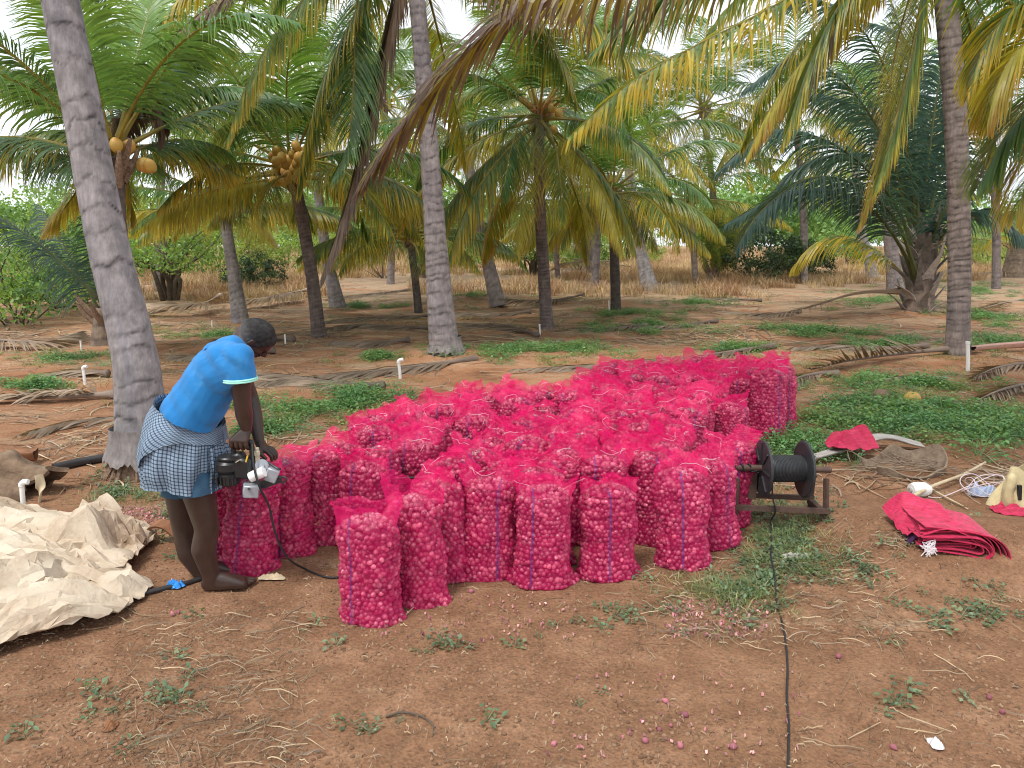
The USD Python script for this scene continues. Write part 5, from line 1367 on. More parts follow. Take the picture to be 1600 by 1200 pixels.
obj('peak', tube(spline([(-.03, .04, .0), (-.045, .03, .10), (-.03, .03, .19), (-.035, .04, .235)], 12), np.array([.03, .034, .034, .03, .028, .028, .03, .03, .03, .027, .02, .008]), 10), 'cream_cloth', cc, smooth=True)
obj('dark_stripe', beam((.005, -.005, .08), (.0, .0, .17), .018, .02, (0, 1, 0)), 'black_plastic', cc)
tag(obj('red_net_bag', (lambda s_: (s_[0] + G(1584, 805) + [.05, .06, .0], s_[1]))(sheet(crumple(.28, .18, .07, 34, 15, 5), .005)), 'folded_net', smooth=30), 'scrap of red net bag tucked under the cream cloth bag', 'empty bag')

# ---------------------------------------------------------------- cream tarpaulin at the left
usdkit.material(stage, '/World/Looks/tarp_cream', {
    'g': ('geometry', {}), 'n': ('noise_texture', {'scale': 3.0, 'detail': 6.0, 'roughness': .65}), 'r': ('rgb_ramp', {'ramp': [(.32, (.31, .21, .135)), (.5, (.53, .43, .315)), (.72, (.63, .55, .44))]}),
    'n2': ('noise_texture', {'scale': 16.0, 'detail': 6.0, 'distortion': 1.5}), 'b': ('bump', {'distance': .012, 'strength': .6}), 'p': ('principled_bsdf', {'roughness': .55, 'specular_ior_level': .35}), 't': ('translucent_bsdf', {}), 'o': ('mix_closure', {'fac': .12})},
    [('g.position', 'n.vector'), ('n.fac', 'r.fac'), ('r.color', 'p.base_color'), ('r.color', 't.color'), ('g.position', 'n2.vector'), ('n2.fac', 'b.height'), ('b.normal', 'p.normal'), ('p.BSDF', 'o.closure1'), ('t.BSDF', 'o.closure2')], surface='o.closure')
tp = thing('tarpaulin', 'crumpled cream plastic tarpaulin heaped at the left edge of the picture', 'tarpaulin', (-2.55, 3.5, 0))
def tarp(w, d, h, seed, c, rz, folds=8, n=90):
    P = crumple(w, d, h, n, seed, folds, .45)
    P = P + (np.stack([nz(P * 1.0 + [[[i_ * 7.7, j_ * 3.3, 0]]], seed) for i_, j_ in ((1, 2), (3, 1), (2, 5))], -1) - .5) * 0 + np.random.default_rng(seed).normal(0, 1, P.shape) * [w / n * .22, d / n * .22, h * .028]
    ca, sa = math.cos(rz), math.sin(rz)
    X, Y = P[..., 0] * ca - P[..., 1] * sa + c[0], P[..., 0] * sa + P[..., 1] * ca + c[1]
    Z = P[..., 2] + gz(X, Y) + .012 + c[2]
    return np.stack([X + 2.55, Y - 3.5, Z], -1)
obj('sheet', sheet(tarp(1.9, 1.2, .40, 31, (-2.85, 3.72, 0), -.30, 10, 46), .006), 'tarp_cream', tp, smooth=26)
obj('fold', sheet(tarp(1.25, .95, .30, 37, (-2.42, 3.06, .02), .45, 9, 34), .006), 'tarp_cream', tp, smooth=26)
obj('fold', sheet(tarp(.75, .5, .30, 44, (-2.22, 3.86, .03), -.5, 8, 20), .006), 'tarp_cream', tp, smooth=26)
obj('fold', sheet(tarp(.5, .34, .16, 52, (-1.92, 3.26, .0), .25, 7, 16), .006), 'tarp_cream', tp, smooth=26)
plain('rusty_bark', (.20, .085, .035), .8, .4, 14, .006)
tag(obj('palm_husk', sheet(np.stack(np.meshgrid(np.linspace(0, 1, 12), np.linspace(0, 1, 8), indexing='ij'), -1) @ np.array([[.20, -.02, .0], [.02, .06, .0]]) + np.concatenate([np.zeros((12, 8, 2)), (.10 * np.sin(np.linspace(.2, 2.6, 12))[:, None] * np.ones(8) + .02 * np.linspace(0, 1, 8)[None])[..., None]], -1) + G(212, 852) + [0, .02, .0], .012), 'rusty_bark', smooth=40), 'curled rust brown palm husk poking out behind the tarpaulin', 'palm debris')

# ---------------------------------------------------------------- palm debris, pipes and stub pipes at the left
g = G(60, 778)
dh = thing('palm_stump_piece', 'hollow brown piece of rotting palm stem lying open end towards the viewer at the left', 'palm debris', g)
th = np.linspace(-.4, PI + .6, 26)
rag = .16 * nz(np.stack([th * 2.6, 0 * th, 0 * th], -1), 5) + .05 * nz(np.stack([th * 9, 0 * th, 0 * th], -1), 6)
rows = [np.stack([-(q + rag * (1 - np.clip(q / .8, 0, 1))) + .12 * np.sin(th * 2) * .2, .10 + (.16 + .02 * math.sin(6 * q)) * np.cos(th), .01 + (.19 + .04 * math.sin(9 * q)) * np.clip(np.sin(th), -.2, 1)], -1) for q in np.linspace(-.12, .8, 24)]
P = np.array(rows); P = P + .11 * (np.stack([nz(P * 7, k + 3) for k in range(3)], -1) - .5)
plain('rotten_stem', (.10, .060, .038), .95, col2=(.22, .15, .095), scale=14, bump=.02)
obj('shell', sheet(P, .03), 'rotten_stem', dh, smooth=50)
obj('splinter', flat_stalk([(.05, -.05, .17), (.06, -.06, .08), (.045, -.07, -.03)], [.025, .03, .02], [.006, .008, .006]), 'pale_wood', dh, smooth=True)
tag(obj('dry_stalk', flat_stalk([G(-60, 735) + [0, 0, .05], G(0, 728) + [0, 0, .06], G(58, 724) + [0, 0, .06]], [.05, .06, .07], [.03, .035, .04]), 'rusty_bark', smooth=True), 'thick reddish palm stalk end lying at the left edge above the hollow stem piece', 'palm debris')
plain('pipe_black', (.028, .025, .026), .45, .3, 20)
tag(obj('pipe', tube(spline([G(84, 737) + [0, 0, .03], G(130, 727) + [0, 0, .03], G(190, 717) + [0, 0, .03]], 12), .03, 14), 'pipe_black', smooth=40), 'thick black irrigation pipe ending at the nearest palm\'s foot', 'pipe')
tag(obj('pipe', tube(spline([G(150, 962) + [0, 0, .012], G(190, 942) + [0, 0, .014], G(250, 925) + [0, 0, .014], G(300, 912) + [0, 0, .012], G(345, 895) + [0, 0, .01]], 30), .011, 10), 'pipe_black', smooth=True), 'thin black drip pipe leaving the tarpaulin towards the man\'s feet', 'pipe')
plain('blue_tape', (.02, .22, .62), .4, .3, 30)
g = G(275, 918)
bt = crumple(.085, .06, .045, 20, 71, 5, .5)
tag(obj('blue_tie', (lambda s_: (s_[0] + g + [0, 0, .006], s_[1]))(sheet(bt, .002)), 'blue_tape', smooth=20), 'scrap of bright blue plastic tied round the thin drip pipe', 'plastic tie')
plain('white_pvc', (.74, .74, .70), .35)
STUBS = [((37, 800), 760, 'white plastic pipe with elbow standing above the tarpaulin', .018, True), ((1513, 580), 537, 'white stub pipe before the tall right palm', .030, False), ((626, 592), 567, 'leaning white stub pipe with cap in front of the middle palm', .024, True),
         ((133, 601), 577, 'white stub pipe left of the nearest palm, the nearer of two', .020, True), ((127, 549), 534, 'white stub pipe left of the nearest palm, the farther of two', .016, False), ((844, 524), 508, 'white stub pipe at the flowering palm\'s foot', .018, False),
         ((446, 538), 524, 'white stub pipe left of the dark coconut palm\'s foot', .016, False), ((952, 487), 470, 'white stub pipe left of the straight dark stem', .018, False), ((332, 513), 502, 'white stub pipe before the pale dry leaf pile at left', .016, False),
         ((1375, 426), 415, 'white stub pipe near the leaning far foot at right', .022, False), ((1083, 441), 431, 'white stub pipe at the thin pale brown palm', .018, False)]
for (px, py), ty, lab, r, elbow in STUBS:
    r *= .78
    g = G(px, py)
    top = at(px - (3 if elbow else 1), ty, g[1]) - g
    sx = thing('stub_pipe', lab, 'pipe', g, group='white stub pipes at the palms')
    obj('pipe', tube([(0, 0, -.08), (top[0] * .5, 0, top[2] * .5), tuple(top)], r, 12), 'white_pvc', sx, smooth=40)
    if elbow:
        obj('elbow', tube(spline([tuple(top), tuple(top + [0, 0, r]), tuple(top + [r * 1.2, 0, r * 2]), tuple(top + [r * 3, 0, r * 2.1])], 10), r * 1.22, 12), 'white_pvc', sx, smooth=40)
    else:
        obj('cap', tube([tuple(top), tuple(top + [0, 0, r * 1.2])], r * 1.2, 12), 'white_pvc', sx, smooth=40)
plain('pink_stalk', (.36, .20, .15), .6, .25, 10)
tag(obj('palm_stalk', flat_stalk([G(1518, 555) + [0, 0, .09], G(1570, 551) + [0, 0, .10], G(1660, 546) + [0, 0, .1]], [.05, .06, .075], [.03, .04, .05]), 'pink_stalk', smooth=True), 'thick pinkish palm stalk lying against the tall right palm', 'palm debris')

# ---------------------------------------------------------------- small things on the ground
for (px, py), lab in (((1376, 628), 'small brown fallen coconut among the weeds right of the bags'), ((1424, 633), 'half yellow fallen coconut among the weeds right of the bags')):
    g = G(px, py)
    m = ball((0, 0, .06), (.085, .08, .075), 3)
    m[0][:] = m[0] * (1 + .04 * np.cos(3 * np.arctan2(m[0][:, 1], m[0][:, 0])))[:, None]
    tag(obj('fallen_coconut', (m[0] + g, m[1]), 'coconut_husk' if 'yellow' in lab else 'palm_fibre', smooth=True), lab, 'coconut')
tag(obj('twig', join([tube(spline([G(603, 1122) + [0, 0, .006], G(630, 1118) + [0, 0, .012], G(660, 1124) + [0, 0, .010], G(680, 1138) + [0, 0, .004]], 20), np.linspace(.005, .0025, 20), 6), tube(spline([G(664, 1126) + [0, 0, .008], G(676, 1134) + [0, 0, .008], G(676, 1152) + [0, 0, .003]], 10), .002, 5)]), 'dark_wood', smooth=True), 'dark bent twig lying on the bare soil in the foreground', 'twig')
def leaf_litter(name, px, py, w, l, mat, lab, seed, cat='dead leaf'):
    g = G(px, py); P = crumple(l, w, .03, 16, seed, 3, .3)
    tag(obj(name, (lambda s_: (s_[0] + g + [0, 0, .004], s_[1]))(sheet(P, .0015)), mat, smooth=40), lab, cat)
leaf_litter('dead_leaf', 172, 1138, .05, .04, 'rusty_bark', 'curled reddish brown dead leaf on the foreground soil at left', 5)
leaf_litter('dead_leaf', 1462, 1166, .06, .04, 'white_fray', 'pale papery scrap on the foreground soil at right', 6, 'scrap')
leaf_litter('dry_chip', 1248, 872, .06, .16, 'dry_stalk', 'pale grey palm chip on the weeds right of the cable', 7, 'palm debris')
leaf_litter('dry_chip', 425, 905, .05, .13, 'pale_wood', 'torn pale scrap beside the man\'s toes', 8, 'scrap')
onion_px = [(1048, 1135), (1030, 1142), (1008, 1160), (1063, 1168), (1070, 1120), (865, 1165), (279, 958), (270, 962), (1040, 1098), (1002, 1128), (1310, 1028), (1545, 1092), (1395, 1170), (1566, 1115), (736, 926), (1145, 1170)]
for k, (px, py) in enumerate(onion_px):
    g = G(px, py)
    r = .009 * (.7 + .6 * rngO.random())
    m = ball((0, 0, 0), (r, r, r * 1.15), 2); v = m[0].copy()
    v[:, 2] += np.where(v[:, 2] > r * .9, (v[:, 2] - r * .9) * 2.2, 0)
    Rm = trimesh.transformations.euler_matrix(rngO.random() * 2, rngO.random() * 2, rngO.random() * 6)[:3, :3]
    place = 'lying among the loose ones in the right foreground' if 980 < px < 1100 and py > 1090 else None
    labs = {5: 'single loose onion on the foreground soil, right of the twig', 6: 'one of two loose onions by the drip pipe near the man\'s feet', 7: 'one of two loose onions by the drip pipe near the man\'s feet', 10: 'loose onion on the soil a little right of the cable',
            11: 'loose dark onion near the right edge of the foreground', 12: 'loose onion near the pale papery scrap', 13: 'loose pale onion near the right edge of the foreground', 14: 'loose onion at the foot of the front row\'s left bag', 15: 'loose onion left of the cable, close to the bottom edge', 19: 'loose onion alone in the middle foreground'}
    tag(obj('loose_onion', (v @ Rm.T + g + [0, 0, r * .75], m[1]), 'tinted_matte', smooth=True, tint=np.tile(np.array([.36, .13, .155]) * (.5 + .7 * rngO.random()), (len(v), 1))), labs.get(k, 'loose pink onion ' + (place or 'on the foreground soil')), 'onion', 'loose onions by the pipe' if k in (6, 7) else 'loose onions in the right foreground')

# ---------------------------------------------------------------- fallen dry fronds
def fallen(pts, lab, L=.55, n=60, lift=.05, age='dead', seed=0, comb=.8, rad=.03, tone=1.0, up_tilt=.25, width=.03, vee=.1, droop=.25):
    rng = np.random.default_rng(seed + 300)
    P = np.array([G(*q) for q in pts]); P[:, 2] += lift
    cv = spline(P, 18)
    g0 = P[0].copy()
    mesh, tint = frond_mesh(cv, None, n, L, width, droop, vee, base=np.array([.15, .105, .07]) * tone, tip=np.array([.36, .29, .22]) * tone, edge=BROWN, edge_amt=.2, rad=rad, rach=np.array([.19, .145, .115]) * tone, bare=.12, K=4, rng=rng, ragged=.35, comb=comb, spread=(60, 25), floor=.012)
    t_ = thing('fallen_frond', lab, 'dry palm frond', g0, group='dry fronds on the ground')
    k = (2 * 0 + 18) * 5 + 2
    v, f = mesh
    nm = k
    fm = f[(f < nm).all(1)]; fl_ = f[(f >= nm).all(1)] - nm
    obj('midrib', (v[:nm] - g0, fm), 'dry_frond_leaf', t_, smooth=True, tint=tint[:nm])
    obj('leaflets', (v[nm:] - g0, fl_), 'dry_frond_leaf', t_, smooth=False, tint=tint[nm:])
FALLEN = [([(745, 566), (620, 582), (520, 592), (395, 606)], 'dry brown frond with a dark stalk lying left of the middle palm\'s foot', dict(L=.8, n=90)),
          ([(600, 610), (520, 604), (440, 592), (380, 588)], 'tangled dry frond overlapping the one left of the middle palm', dict(L=.8, n=80)),
          ([(1210, 545), (1090, 562), (960, 574), (800, 584)], 'long dry frond with dark stalk just behind the back row of bags', dict(L=.8, n=90)),
          ([(900, 598), (980, 583), (1080, 570), (1160, 565)], 'dry frond half hidden behind the tops of the bags', dict(L=.7, n=80)),
          ([(1488, 553), (1400, 562), (1330, 572), (1265, 588)], 'dry frond with comb like leaflets pointing up, left of the tall right palm', dict(L=.85, n=60, vee=.75, comb=.5, lift=.08, droop=.05)),
          ([(345, 478), (320, 492), (270, 495), (215, 493)], 'whitish dry frond heap right of the nearest trunk', dict(L=1.1, n=110, tone=1.9, lift=.28)),
          ([(300, 484), (260, 486), (215, 492), (150, 500)], 'pale dry frond running behind the nearest trunk', dict(L=1.0, n=80, tone=1.35, lift=.12)),
          ([(480, 468), (450, 474), (410, 482), (370, 484)], 'whitish dry frond pile behind the man\'s head', dict(L=1.1, n=110, tone=1.85, lift=.26)),
          ([(680, 517), (620, 514), (560, 512), (500, 518)], 'brown dry frond left of the middle trunk, nearer one', dict(L=.8, n=80, tone=.8)),
          ([(690, 496), (630, 498), (570, 500), (510, 506)], 'brown dry frond left of the middle trunk, farther one', dict(L=.9, n=80, tone=.85)),
          ([(840, 528), (790, 512), (740, 510), (690, 508)], 'dark dry frond right of the middle trunk', dict(L=.8, n=70, tone=.8)),
          ([(912, 462), (880, 470), (830, 472), (780, 470)], 'dark edged dry frond left of the straight dark stem', dict(L=1.0, n=70, tone=.85)),
          ([(1190, 472), (1150, 470), (1110, 469), (1070, 470)], 'dry frond beyond the straight dark stem, to its right', dict(L=.9, n=70)),
          ([(1330, 408), (1280, 412), (1230, 420), (1160, 432)], 'pale dry frond heap under the dark leaves of the shaggy palm', dict(L=1.4, n=90, tone=1.35, lift=.15)),
          ([(1260, 430), (1220, 436), (1160, 446), (1100, 452)], 'pale dry frond in front of the dark shrub', dict(L=1.2, n=80, tone=1.3)),
          ([(1640, 426), (1600, 430), (1560, 434), (1505, 440)], 'pale dry frond heap at the right edge', dict(L=1.3, n=90, tone=1.5, lift=.25)),
          ([(1610, 470), (1570, 476), (1520, 490)], 'thin dry frond right of the tall right trunk', dict(L=.9, n=50, tone=1.2)),
          ([(-30, 540), (30, 545), (80, 545), (130, 528)], 'grey dry frond at the left edge', dict(L=.9, n=70, tone=1.2, lift=.12)),
          ([(180, 623), (120, 626), (60, 629), (-40, 633)], 'dry frond at the left whose grey leaflets stand up like a comb', dict(L=.45, n=60, vee=1.0, comb=.1, tone=1.3, lift=.05, droop=.5)),
          ([(430, 553), (380, 558), (330, 560), (270, 562)], 'dry frond behind the man\'s shoulder', dict(L=.7, n=60)),
          ([(960, 428), (930, 425), (890, 430), (860, 445)], 'tall heap of dry fronds far behind, left of the straight dark stem', dict(L=1.5, n=100, lift=.5, tone=1.3)),
          ([(870, 418), (900, 424), (940, 432), (985, 440)], 'spread dry frond on the far heap', dict(L=1.4, n=90, lift=.55, tone=1.45)),
          ([(1310, 590), (1280, 590), (1245, 598), (1215, 615)], 'grey dry frond tips beside the back right corner of the bags', dict(L=.6, n=50, tone=1.3)),
          ([(1640, 605), (1590, 610), (1550, 622), (1515, 640)], 'dry straw coloured frond among the weeds at the right edge', dict(L=.6, n=50, tone=1.5)),
          ([(1640, 570), (1600, 574), (1560, 580), (1520, 596)], 'grey dry frond right of the white stub pipe', dict(L=.6, n=50, tone=1.2)),
          ([(260, 655), (190, 660), (110, 668), (30, 690)], 'scatter of dry leaflets on the bare soil left of the nearest trunk', dict(L=.45, n=26, tone=1.1, rad=.012)),
          ([(640, 455), (600, 460), (560, 464), (510, 470)], 'pale dry frond far behind the hanging dry leaf', dict(L=1.0, n=60, tone=1.3)),
          ([(1450, 545), (1380, 548), (1300, 545), (1240, 548)], 'grey dry frond behind the comb like one', dict(L=.8, n=60, tone=1.1))]
FALLEN += [([(1010, 512), (960, 516), (900, 520)], 'short dry frond right of the flowering palm\'s foot', dict(L=.7, n=44, tone=.9)), ([(1120, 505), (1060, 512), (990, 516)], 'dry frond on the soil between the straight dark stem and the shaggy palm', dict(L=.7, n=50)),
           ([(460, 535), (400, 532), (340, 536)], 'dry frond lying just beyond the man\'s head', dict(L=.7, n=50, tone=.9)), ([(640, 536), (580, 540), (520, 538)], 'dry frond between the dark slender stem and the middle trunk', dict(L=.6, n=50, tone=.85)),
           ([(170, 590), (120, 586), (70, 592)], 'short grey dry frond by the two left stub pipes', dict(L=.5, n=40, tone=1.2)), ([(1480, 600), (1420, 596), (1350, 604)], 'dry frond half sunk in the weeds at right', dict(L=.5, n=40, tone=1.2)),
           ([(830, 490), (780, 494), (720, 492)], 'dry frond behind the middle trunk, near the flowering palm', dict(L=.8, n=50, tone=.9)), ([(1250, 490), (1190, 494), (1120, 488)], 'dry frond left of the shaggy palm\'s foot', dict(L=.8, n=50, tone=1.1))]
for k, (pts, lab, kw) in enumerate(FALLEN):
    fallen(pts, lab, seed=k, **kw)
# ---------------------------------------------------------------- weeds, grass, straw: what nobody could count
rngW = np.random.default_rng(44)
def leaf_quads(C, D, U, ln, wd):
    """Diamond leaves: centre line from C along D, lying flat against normal U."""
    S = unit(np.cross(D, U))
    a = C; b = C + D * (ln * .45)[:, None] + S * (wd * .5)[:, None]; c = C + D * ln[:, None] - U * (ln * .15)[:, None]; d = C + D * (ln * .45)[:, None] - S * (wd * .5)[:, None]
    V = np.stack([a, b, c, d], 1).reshape(-1, 3)
    k = np.arange(len(C)) * 4
    return V, np.vstack([np.stack([k, k + 1, k + 2], 1), np.stack([k, k + 2, k + 3], 1)])
def weed_mesh(seed, n=60, r=.13, h=.11, ln=.035, col=(.075, .155, .055)):
    rng = np.random.default_rng(seed)
    a = rng.random(n) * 6.28; q = np.sqrt(rng.random(n)) * r
    C = np.stack([np.cos(a) * q, np.sin(a) * q, h * (.15 + .85 * rng.random(n)) * (1 - .6 * (q / r) ** 2)], -1)
    D = unit(np.stack([np.cos(a + rng.normal(0, .9, n)), np.sin(a + rng.normal(0, .9, n)), rng.normal(.1, .35, n)], -1))
    U = unit(np.stack([rng.normal(0, .35, n), rng.normal(0, .35, n), np.ones(n)], -1))
    l = ln * (.6 + .8 * rng.random(n))
    V, F = leaf_quads(C, D, U, l, l * .62)
    t = np.array(col) * (.65 + .7 * rng.random((n, 1))) * np.array([1, 1, 1]) + np.array([.05, .03, 0]) * (rng.random((n, 1)) < .12)
    T_ = np.repeat(t, 4, 0)
    m = n // 3
    st = [tube([C[k] * [.25, .25, 0], C[k]], .0016, 3, False) for k in range(m)]
    SV, SF = join(st)
    return (np.vstack([V, SV]), np.vstack([F, SF + len(V)])), np.vstack([T_, np.tile(np.array(col) * 1.2, (len(SV), 1))])
def grass_mesh(seed, n=46, r=.10, h=.14, w=.0045, col=(.10, .16, .05), lean=.6):
    rng = np.random.default_rng(seed)
    a = rng.random(n) * 6.28; q = np.sqrt(rng.random(n)) * r
    B = np.stack([np.cos(a) * q, np.sin(a) * q, 0 * q - .01], -1)
    d = unit(np.stack([np.cos(a) * lean + rng.normal(0, .3, n), np.sin(a) * lean + rng.normal(0, .3, n), np.ones(n)], -1))
    hh = h * (.5 + .8 * rng.random(n))
    s = unit(np.cross(d, [0, 0, 1.0] + rng.normal(0, .1, (n, 3))))
    M = B + d * (hh * .55)[:, None]; E = M + unit(d + [0, 0, -.55] + rng.normal(0, .2, (n, 3))) * (hh * .5)[:, None]
    V = np.stack([B - s * w / 2, B + s * w / 2, M - s * w * .4, M + s * w * .4, E], 1).reshape(-1, 3)
    k = np.arange(n) * 5
    F = np.vstack([np.stack([k, k + 1, k + 3], 1), np.stack([k, k + 3, k + 2], 1), np.stack([k + 2, k + 3, k + 4], 1)])
    t = np.array(col) * (.6 + .8 * rng.random((n, 1)))
    return (V, F), np.repeat(t, 5, 0)
def scatter(name, label, cat, protos, mat, pts, scale, seed=0):
    """One object of stuff: the prototypes spread over the points."""
    rng = np.random.default_rng(seed)
    pi = UsdGeom.PointInstancer.Define(stage, '/World/' + numbered('/World', name))
    tg = []
    for k, (m, t) in enumerate(protos):
        p = obj('plant', m, mat, pi.GetPrim(), smooth=False, tint=np.clip(t, 0, 1))
        tg.append(p.GetPath())
    n = len(pts)
    pi.CreatePrototypesRel().SetTargets(tg)
    pi.CreateProtoIndicesAttr(Vt.IntArray.FromNumpy(rng.integers(0, len(protos), n).astype(np.int32)))
    pi.CreatePositionsAttr(Vt.Vec3fArray.FromNumpy(np.asarray(pts, np.float32)))
    a = rng.random(n) * PI
    pi.CreateOrientationsAttr(Vt.QuathArray([Gf.Quath(float(math.cos(x)), 0, 0, float(math.sin(x))) for x in a]))
    s = (scale[0] + (scale[1] - scale[0]) * rng.random(n))[:, None] * np.array([1, 1, 1.0])
    pi.CreateScalesAttr(Vt.Vec3fArray.FromNumpy(s.astype(np.float32)))
    return tag(pi.GetPrim(), label, cat, kind='stuff')
def flat_ground(px, py):
    px = np.asarray(px, float); py = np.asarray(py, float)
    D = CF + ((px - 800) / FOC)[:, None] * np.array([1.0, 0, 0]) + ((600 - py) / FOC)[:, None] * CU
    t = CAM_H / -D[:, 2]
    for _ in range(4):
        P = np.array([0, 0, CAM_H]) + D * t[:, None]
        t = (CAM_H - gz(P[:, 0], P[:, 1])) / -D[:, 2]
    P = np.array([0, 0, CAM_H]) + D * t[:, None]
    P[:, 2] = gz(P[:, 0], P[:, 1])
    return P
def patch(px, py, rx, ry, n, thr=.48):
    """n places on the ground within an oval of the ground that looks rx by ry pixels from here."""
    n = int(n * .5); a = rngW.random(n) * 6.28; q = np.abs(rngW.normal(0, .62, n))
    P = flat_ground(px + rx * q * np.cos(a), np.minimum(py + ry * q * np.sin(a), 1190))
    k = fbm2(P[:, 0], P[:, 1], 1.7, 31, 3)
    return P[k + rngW.normal(0, .06, len(P)) > thr]
def off_bags(P):
    ok = np.array([not (MAIN.buffer(.12).contains(Point(p[0], p[1])) or LEFT.buffer(.12).contains(Point(p[0], p[1]))) for p in P])
    ok &= np.array([min((p[0] - q[0]) ** 2 + (p[1] - q[1]) ** 2 for q in placed[:20]) > .02 for p in P])
    return P[ok]
lush = [(1420, 650, 190, 42, 620), (1330, 620, 90, 35, 200), (1560, 660, 90, 40, 220), (1420, 600, 200, 14, 200), (470, 640, 130, 24, 420), (560, 625, 80, 18, 200), (1240, 700, 60, 40, 110), (400, 675, 60, 14, 60),
        (1400, 540, 110, 12, 260), (1560, 535, 60, 14, 200), (1530, 500, 90, 14, 220), (800, 550, 110, 14, 300), (900, 545, 60, 10, 150), (1010, 508, 110, 14, 300), (1270, 520, 140, 10, 200), (330, 525, 90, 8, 200), (600, 560, 60, 8, 120), (980, 490, 90, 8, 200),
        (1360, 470, 90, 12, 260), (1520, 455, 90, 14, 300), (1560, 400, 60, 12, 260), (560, 480, 60, 5, 120), (110, 560, 70, 10, 120), (60, 605, 60, 8, 140), (1150, 545, 90, 8, 150), (1450, 440, 60, 10, 200), (1080, 475, 90, 7, 150), (720, 478, 50, 5, 80)]
pts = off_bags(np.vstack([patch(*q) for q in lush]))
scatter('ground_weeds', 'low leafy green weeds spreading over the soil between the palms', 'weeds', [weed_mesh(k, 70, .17, .12, .032, c) for k, c in enumerate([(.125, .27, .095), (.15, .30, .10), (.19, .28, .09), (.11, .24, .10)])], 'weed_leaf', pts, (.35, 1.35), 1)
spr = [(1230, 840, 90, 90, 330), (1200, 905, 150, 55, 480), (1270, 930, 90, 30, 200), (1150, 790, 40, 40, 90), (1330, 880, 70, 40, 40), (1180, 800, 50, 40, 40), (1450, 970, 110, 50, 40), (1550, 960, 70, 60, 30), (260, 800, 90, 40, 160), (190, 770, 60, 30, 140), (180, 830, 90, 30, 60), (300, 860, 40, 60, 70), (1530, 830, 70, 60, 20),
       (280, 1090, 150, 90, 30), (700, 1010, 300, 30, 22), (960, 960, 160, 30, 26), (150, 1100, 150, 100, 10), (560, 1150, 160, 50, 8), (900, 1100, 300, 90, 8), (1400, 1100, 200, 90, 10), (450, 990, 200, 60, 6)]
pts2 = off_bags(np.vstack([patch(*q, .40) for q in spr]))
scatter('small_weeds', 'small wilting weed seedlings scattered over the foreground soil', 'weeds', [weed_mesh(20 + k, 16, .055, .045, .026, c) for k, c in enumerate([(.13, .20, .11), (.16, .22, .13), (.11, .18, .10)])], 'weed_leaf', pts2, (.35, 1.05), 2)
gr = [(1230, 850, 100, 80, 260), (1190, 920, 130, 45, 330), (220, 790, 110, 40, 120), (1300, 900, 80, 40, 60), (520, 650, 150, 30, 160), (1400, 600, 220, 40, 160), (1480, 560, 120, 50, 140), (1000, 520, 300, 40, 200), (300, 560, 200, 50, 140), (1550, 480, 100, 60, 160), (800, 480, 300, 30, 160)]
pts3 = off_bags(np.vstack([patch(*q, .42) for q in gr]))
scatter('grass', 'thin green and yellowing grass tufts among the weeds', 'grass', [grass_mesh(40 + k, 26, .10, .085, .0038, c, 1.1) for k, c in enumerate([(.17, .24, .09), (.26, .26, .11), (.14, .22, .08)])], 'weed_leaf', pts3, (.5, 1.2), 3)
n = 2600
x = rngW.uniform(-14, 16, n); y = rngW.uniform(6.5, 24, n)
k = fbm2(x, y, .45, 91, 4)
ok = (k + rngW.normal(0, .04, n) > .53) & (np.abs(x) < 2.5 + y * .72)
P = off_bags(np.stack([x, y, gz(x, y)], -1)[ok])
scatter('grass', 'thin pale grass between the palm trunks on the middle ground', 'grass', [grass_mesh(60 + k, 40, .22, .085, .007, c, 1.2) for k, c in enumerate([(.17, .27, .09), (.27, .29, .12), (.35, .29, .16)])], 'weed_leaf', P, (.5, 1.3), 9)
# dry grass of the far bank and field
n = 9000
x = rngW.uniform(-34, 40, n); y = rngW.uniform(19, 58, n)
k = fbm2(x, y, .16, 61, 3) + .012 * (y - 30) + .12 * np.clip((-x - 1) / 5, 0, 1) * (y > 20)
ok = (k > .50)
P = np.stack([x, y, gz(x, y)], -1)[ok]
scatter('dry_grass', 'tan dry grass on the bank and field far behind', 'dry grass', [grass_mesh(50 + k, 60, .34, .42, .016, c, .4) for k, c in enumerate([(.42, .30, .17), (.50, .37, .22), (.36, .22, .13)])], 'dry_frond_leaf', P, (.5, 1.2), 4)
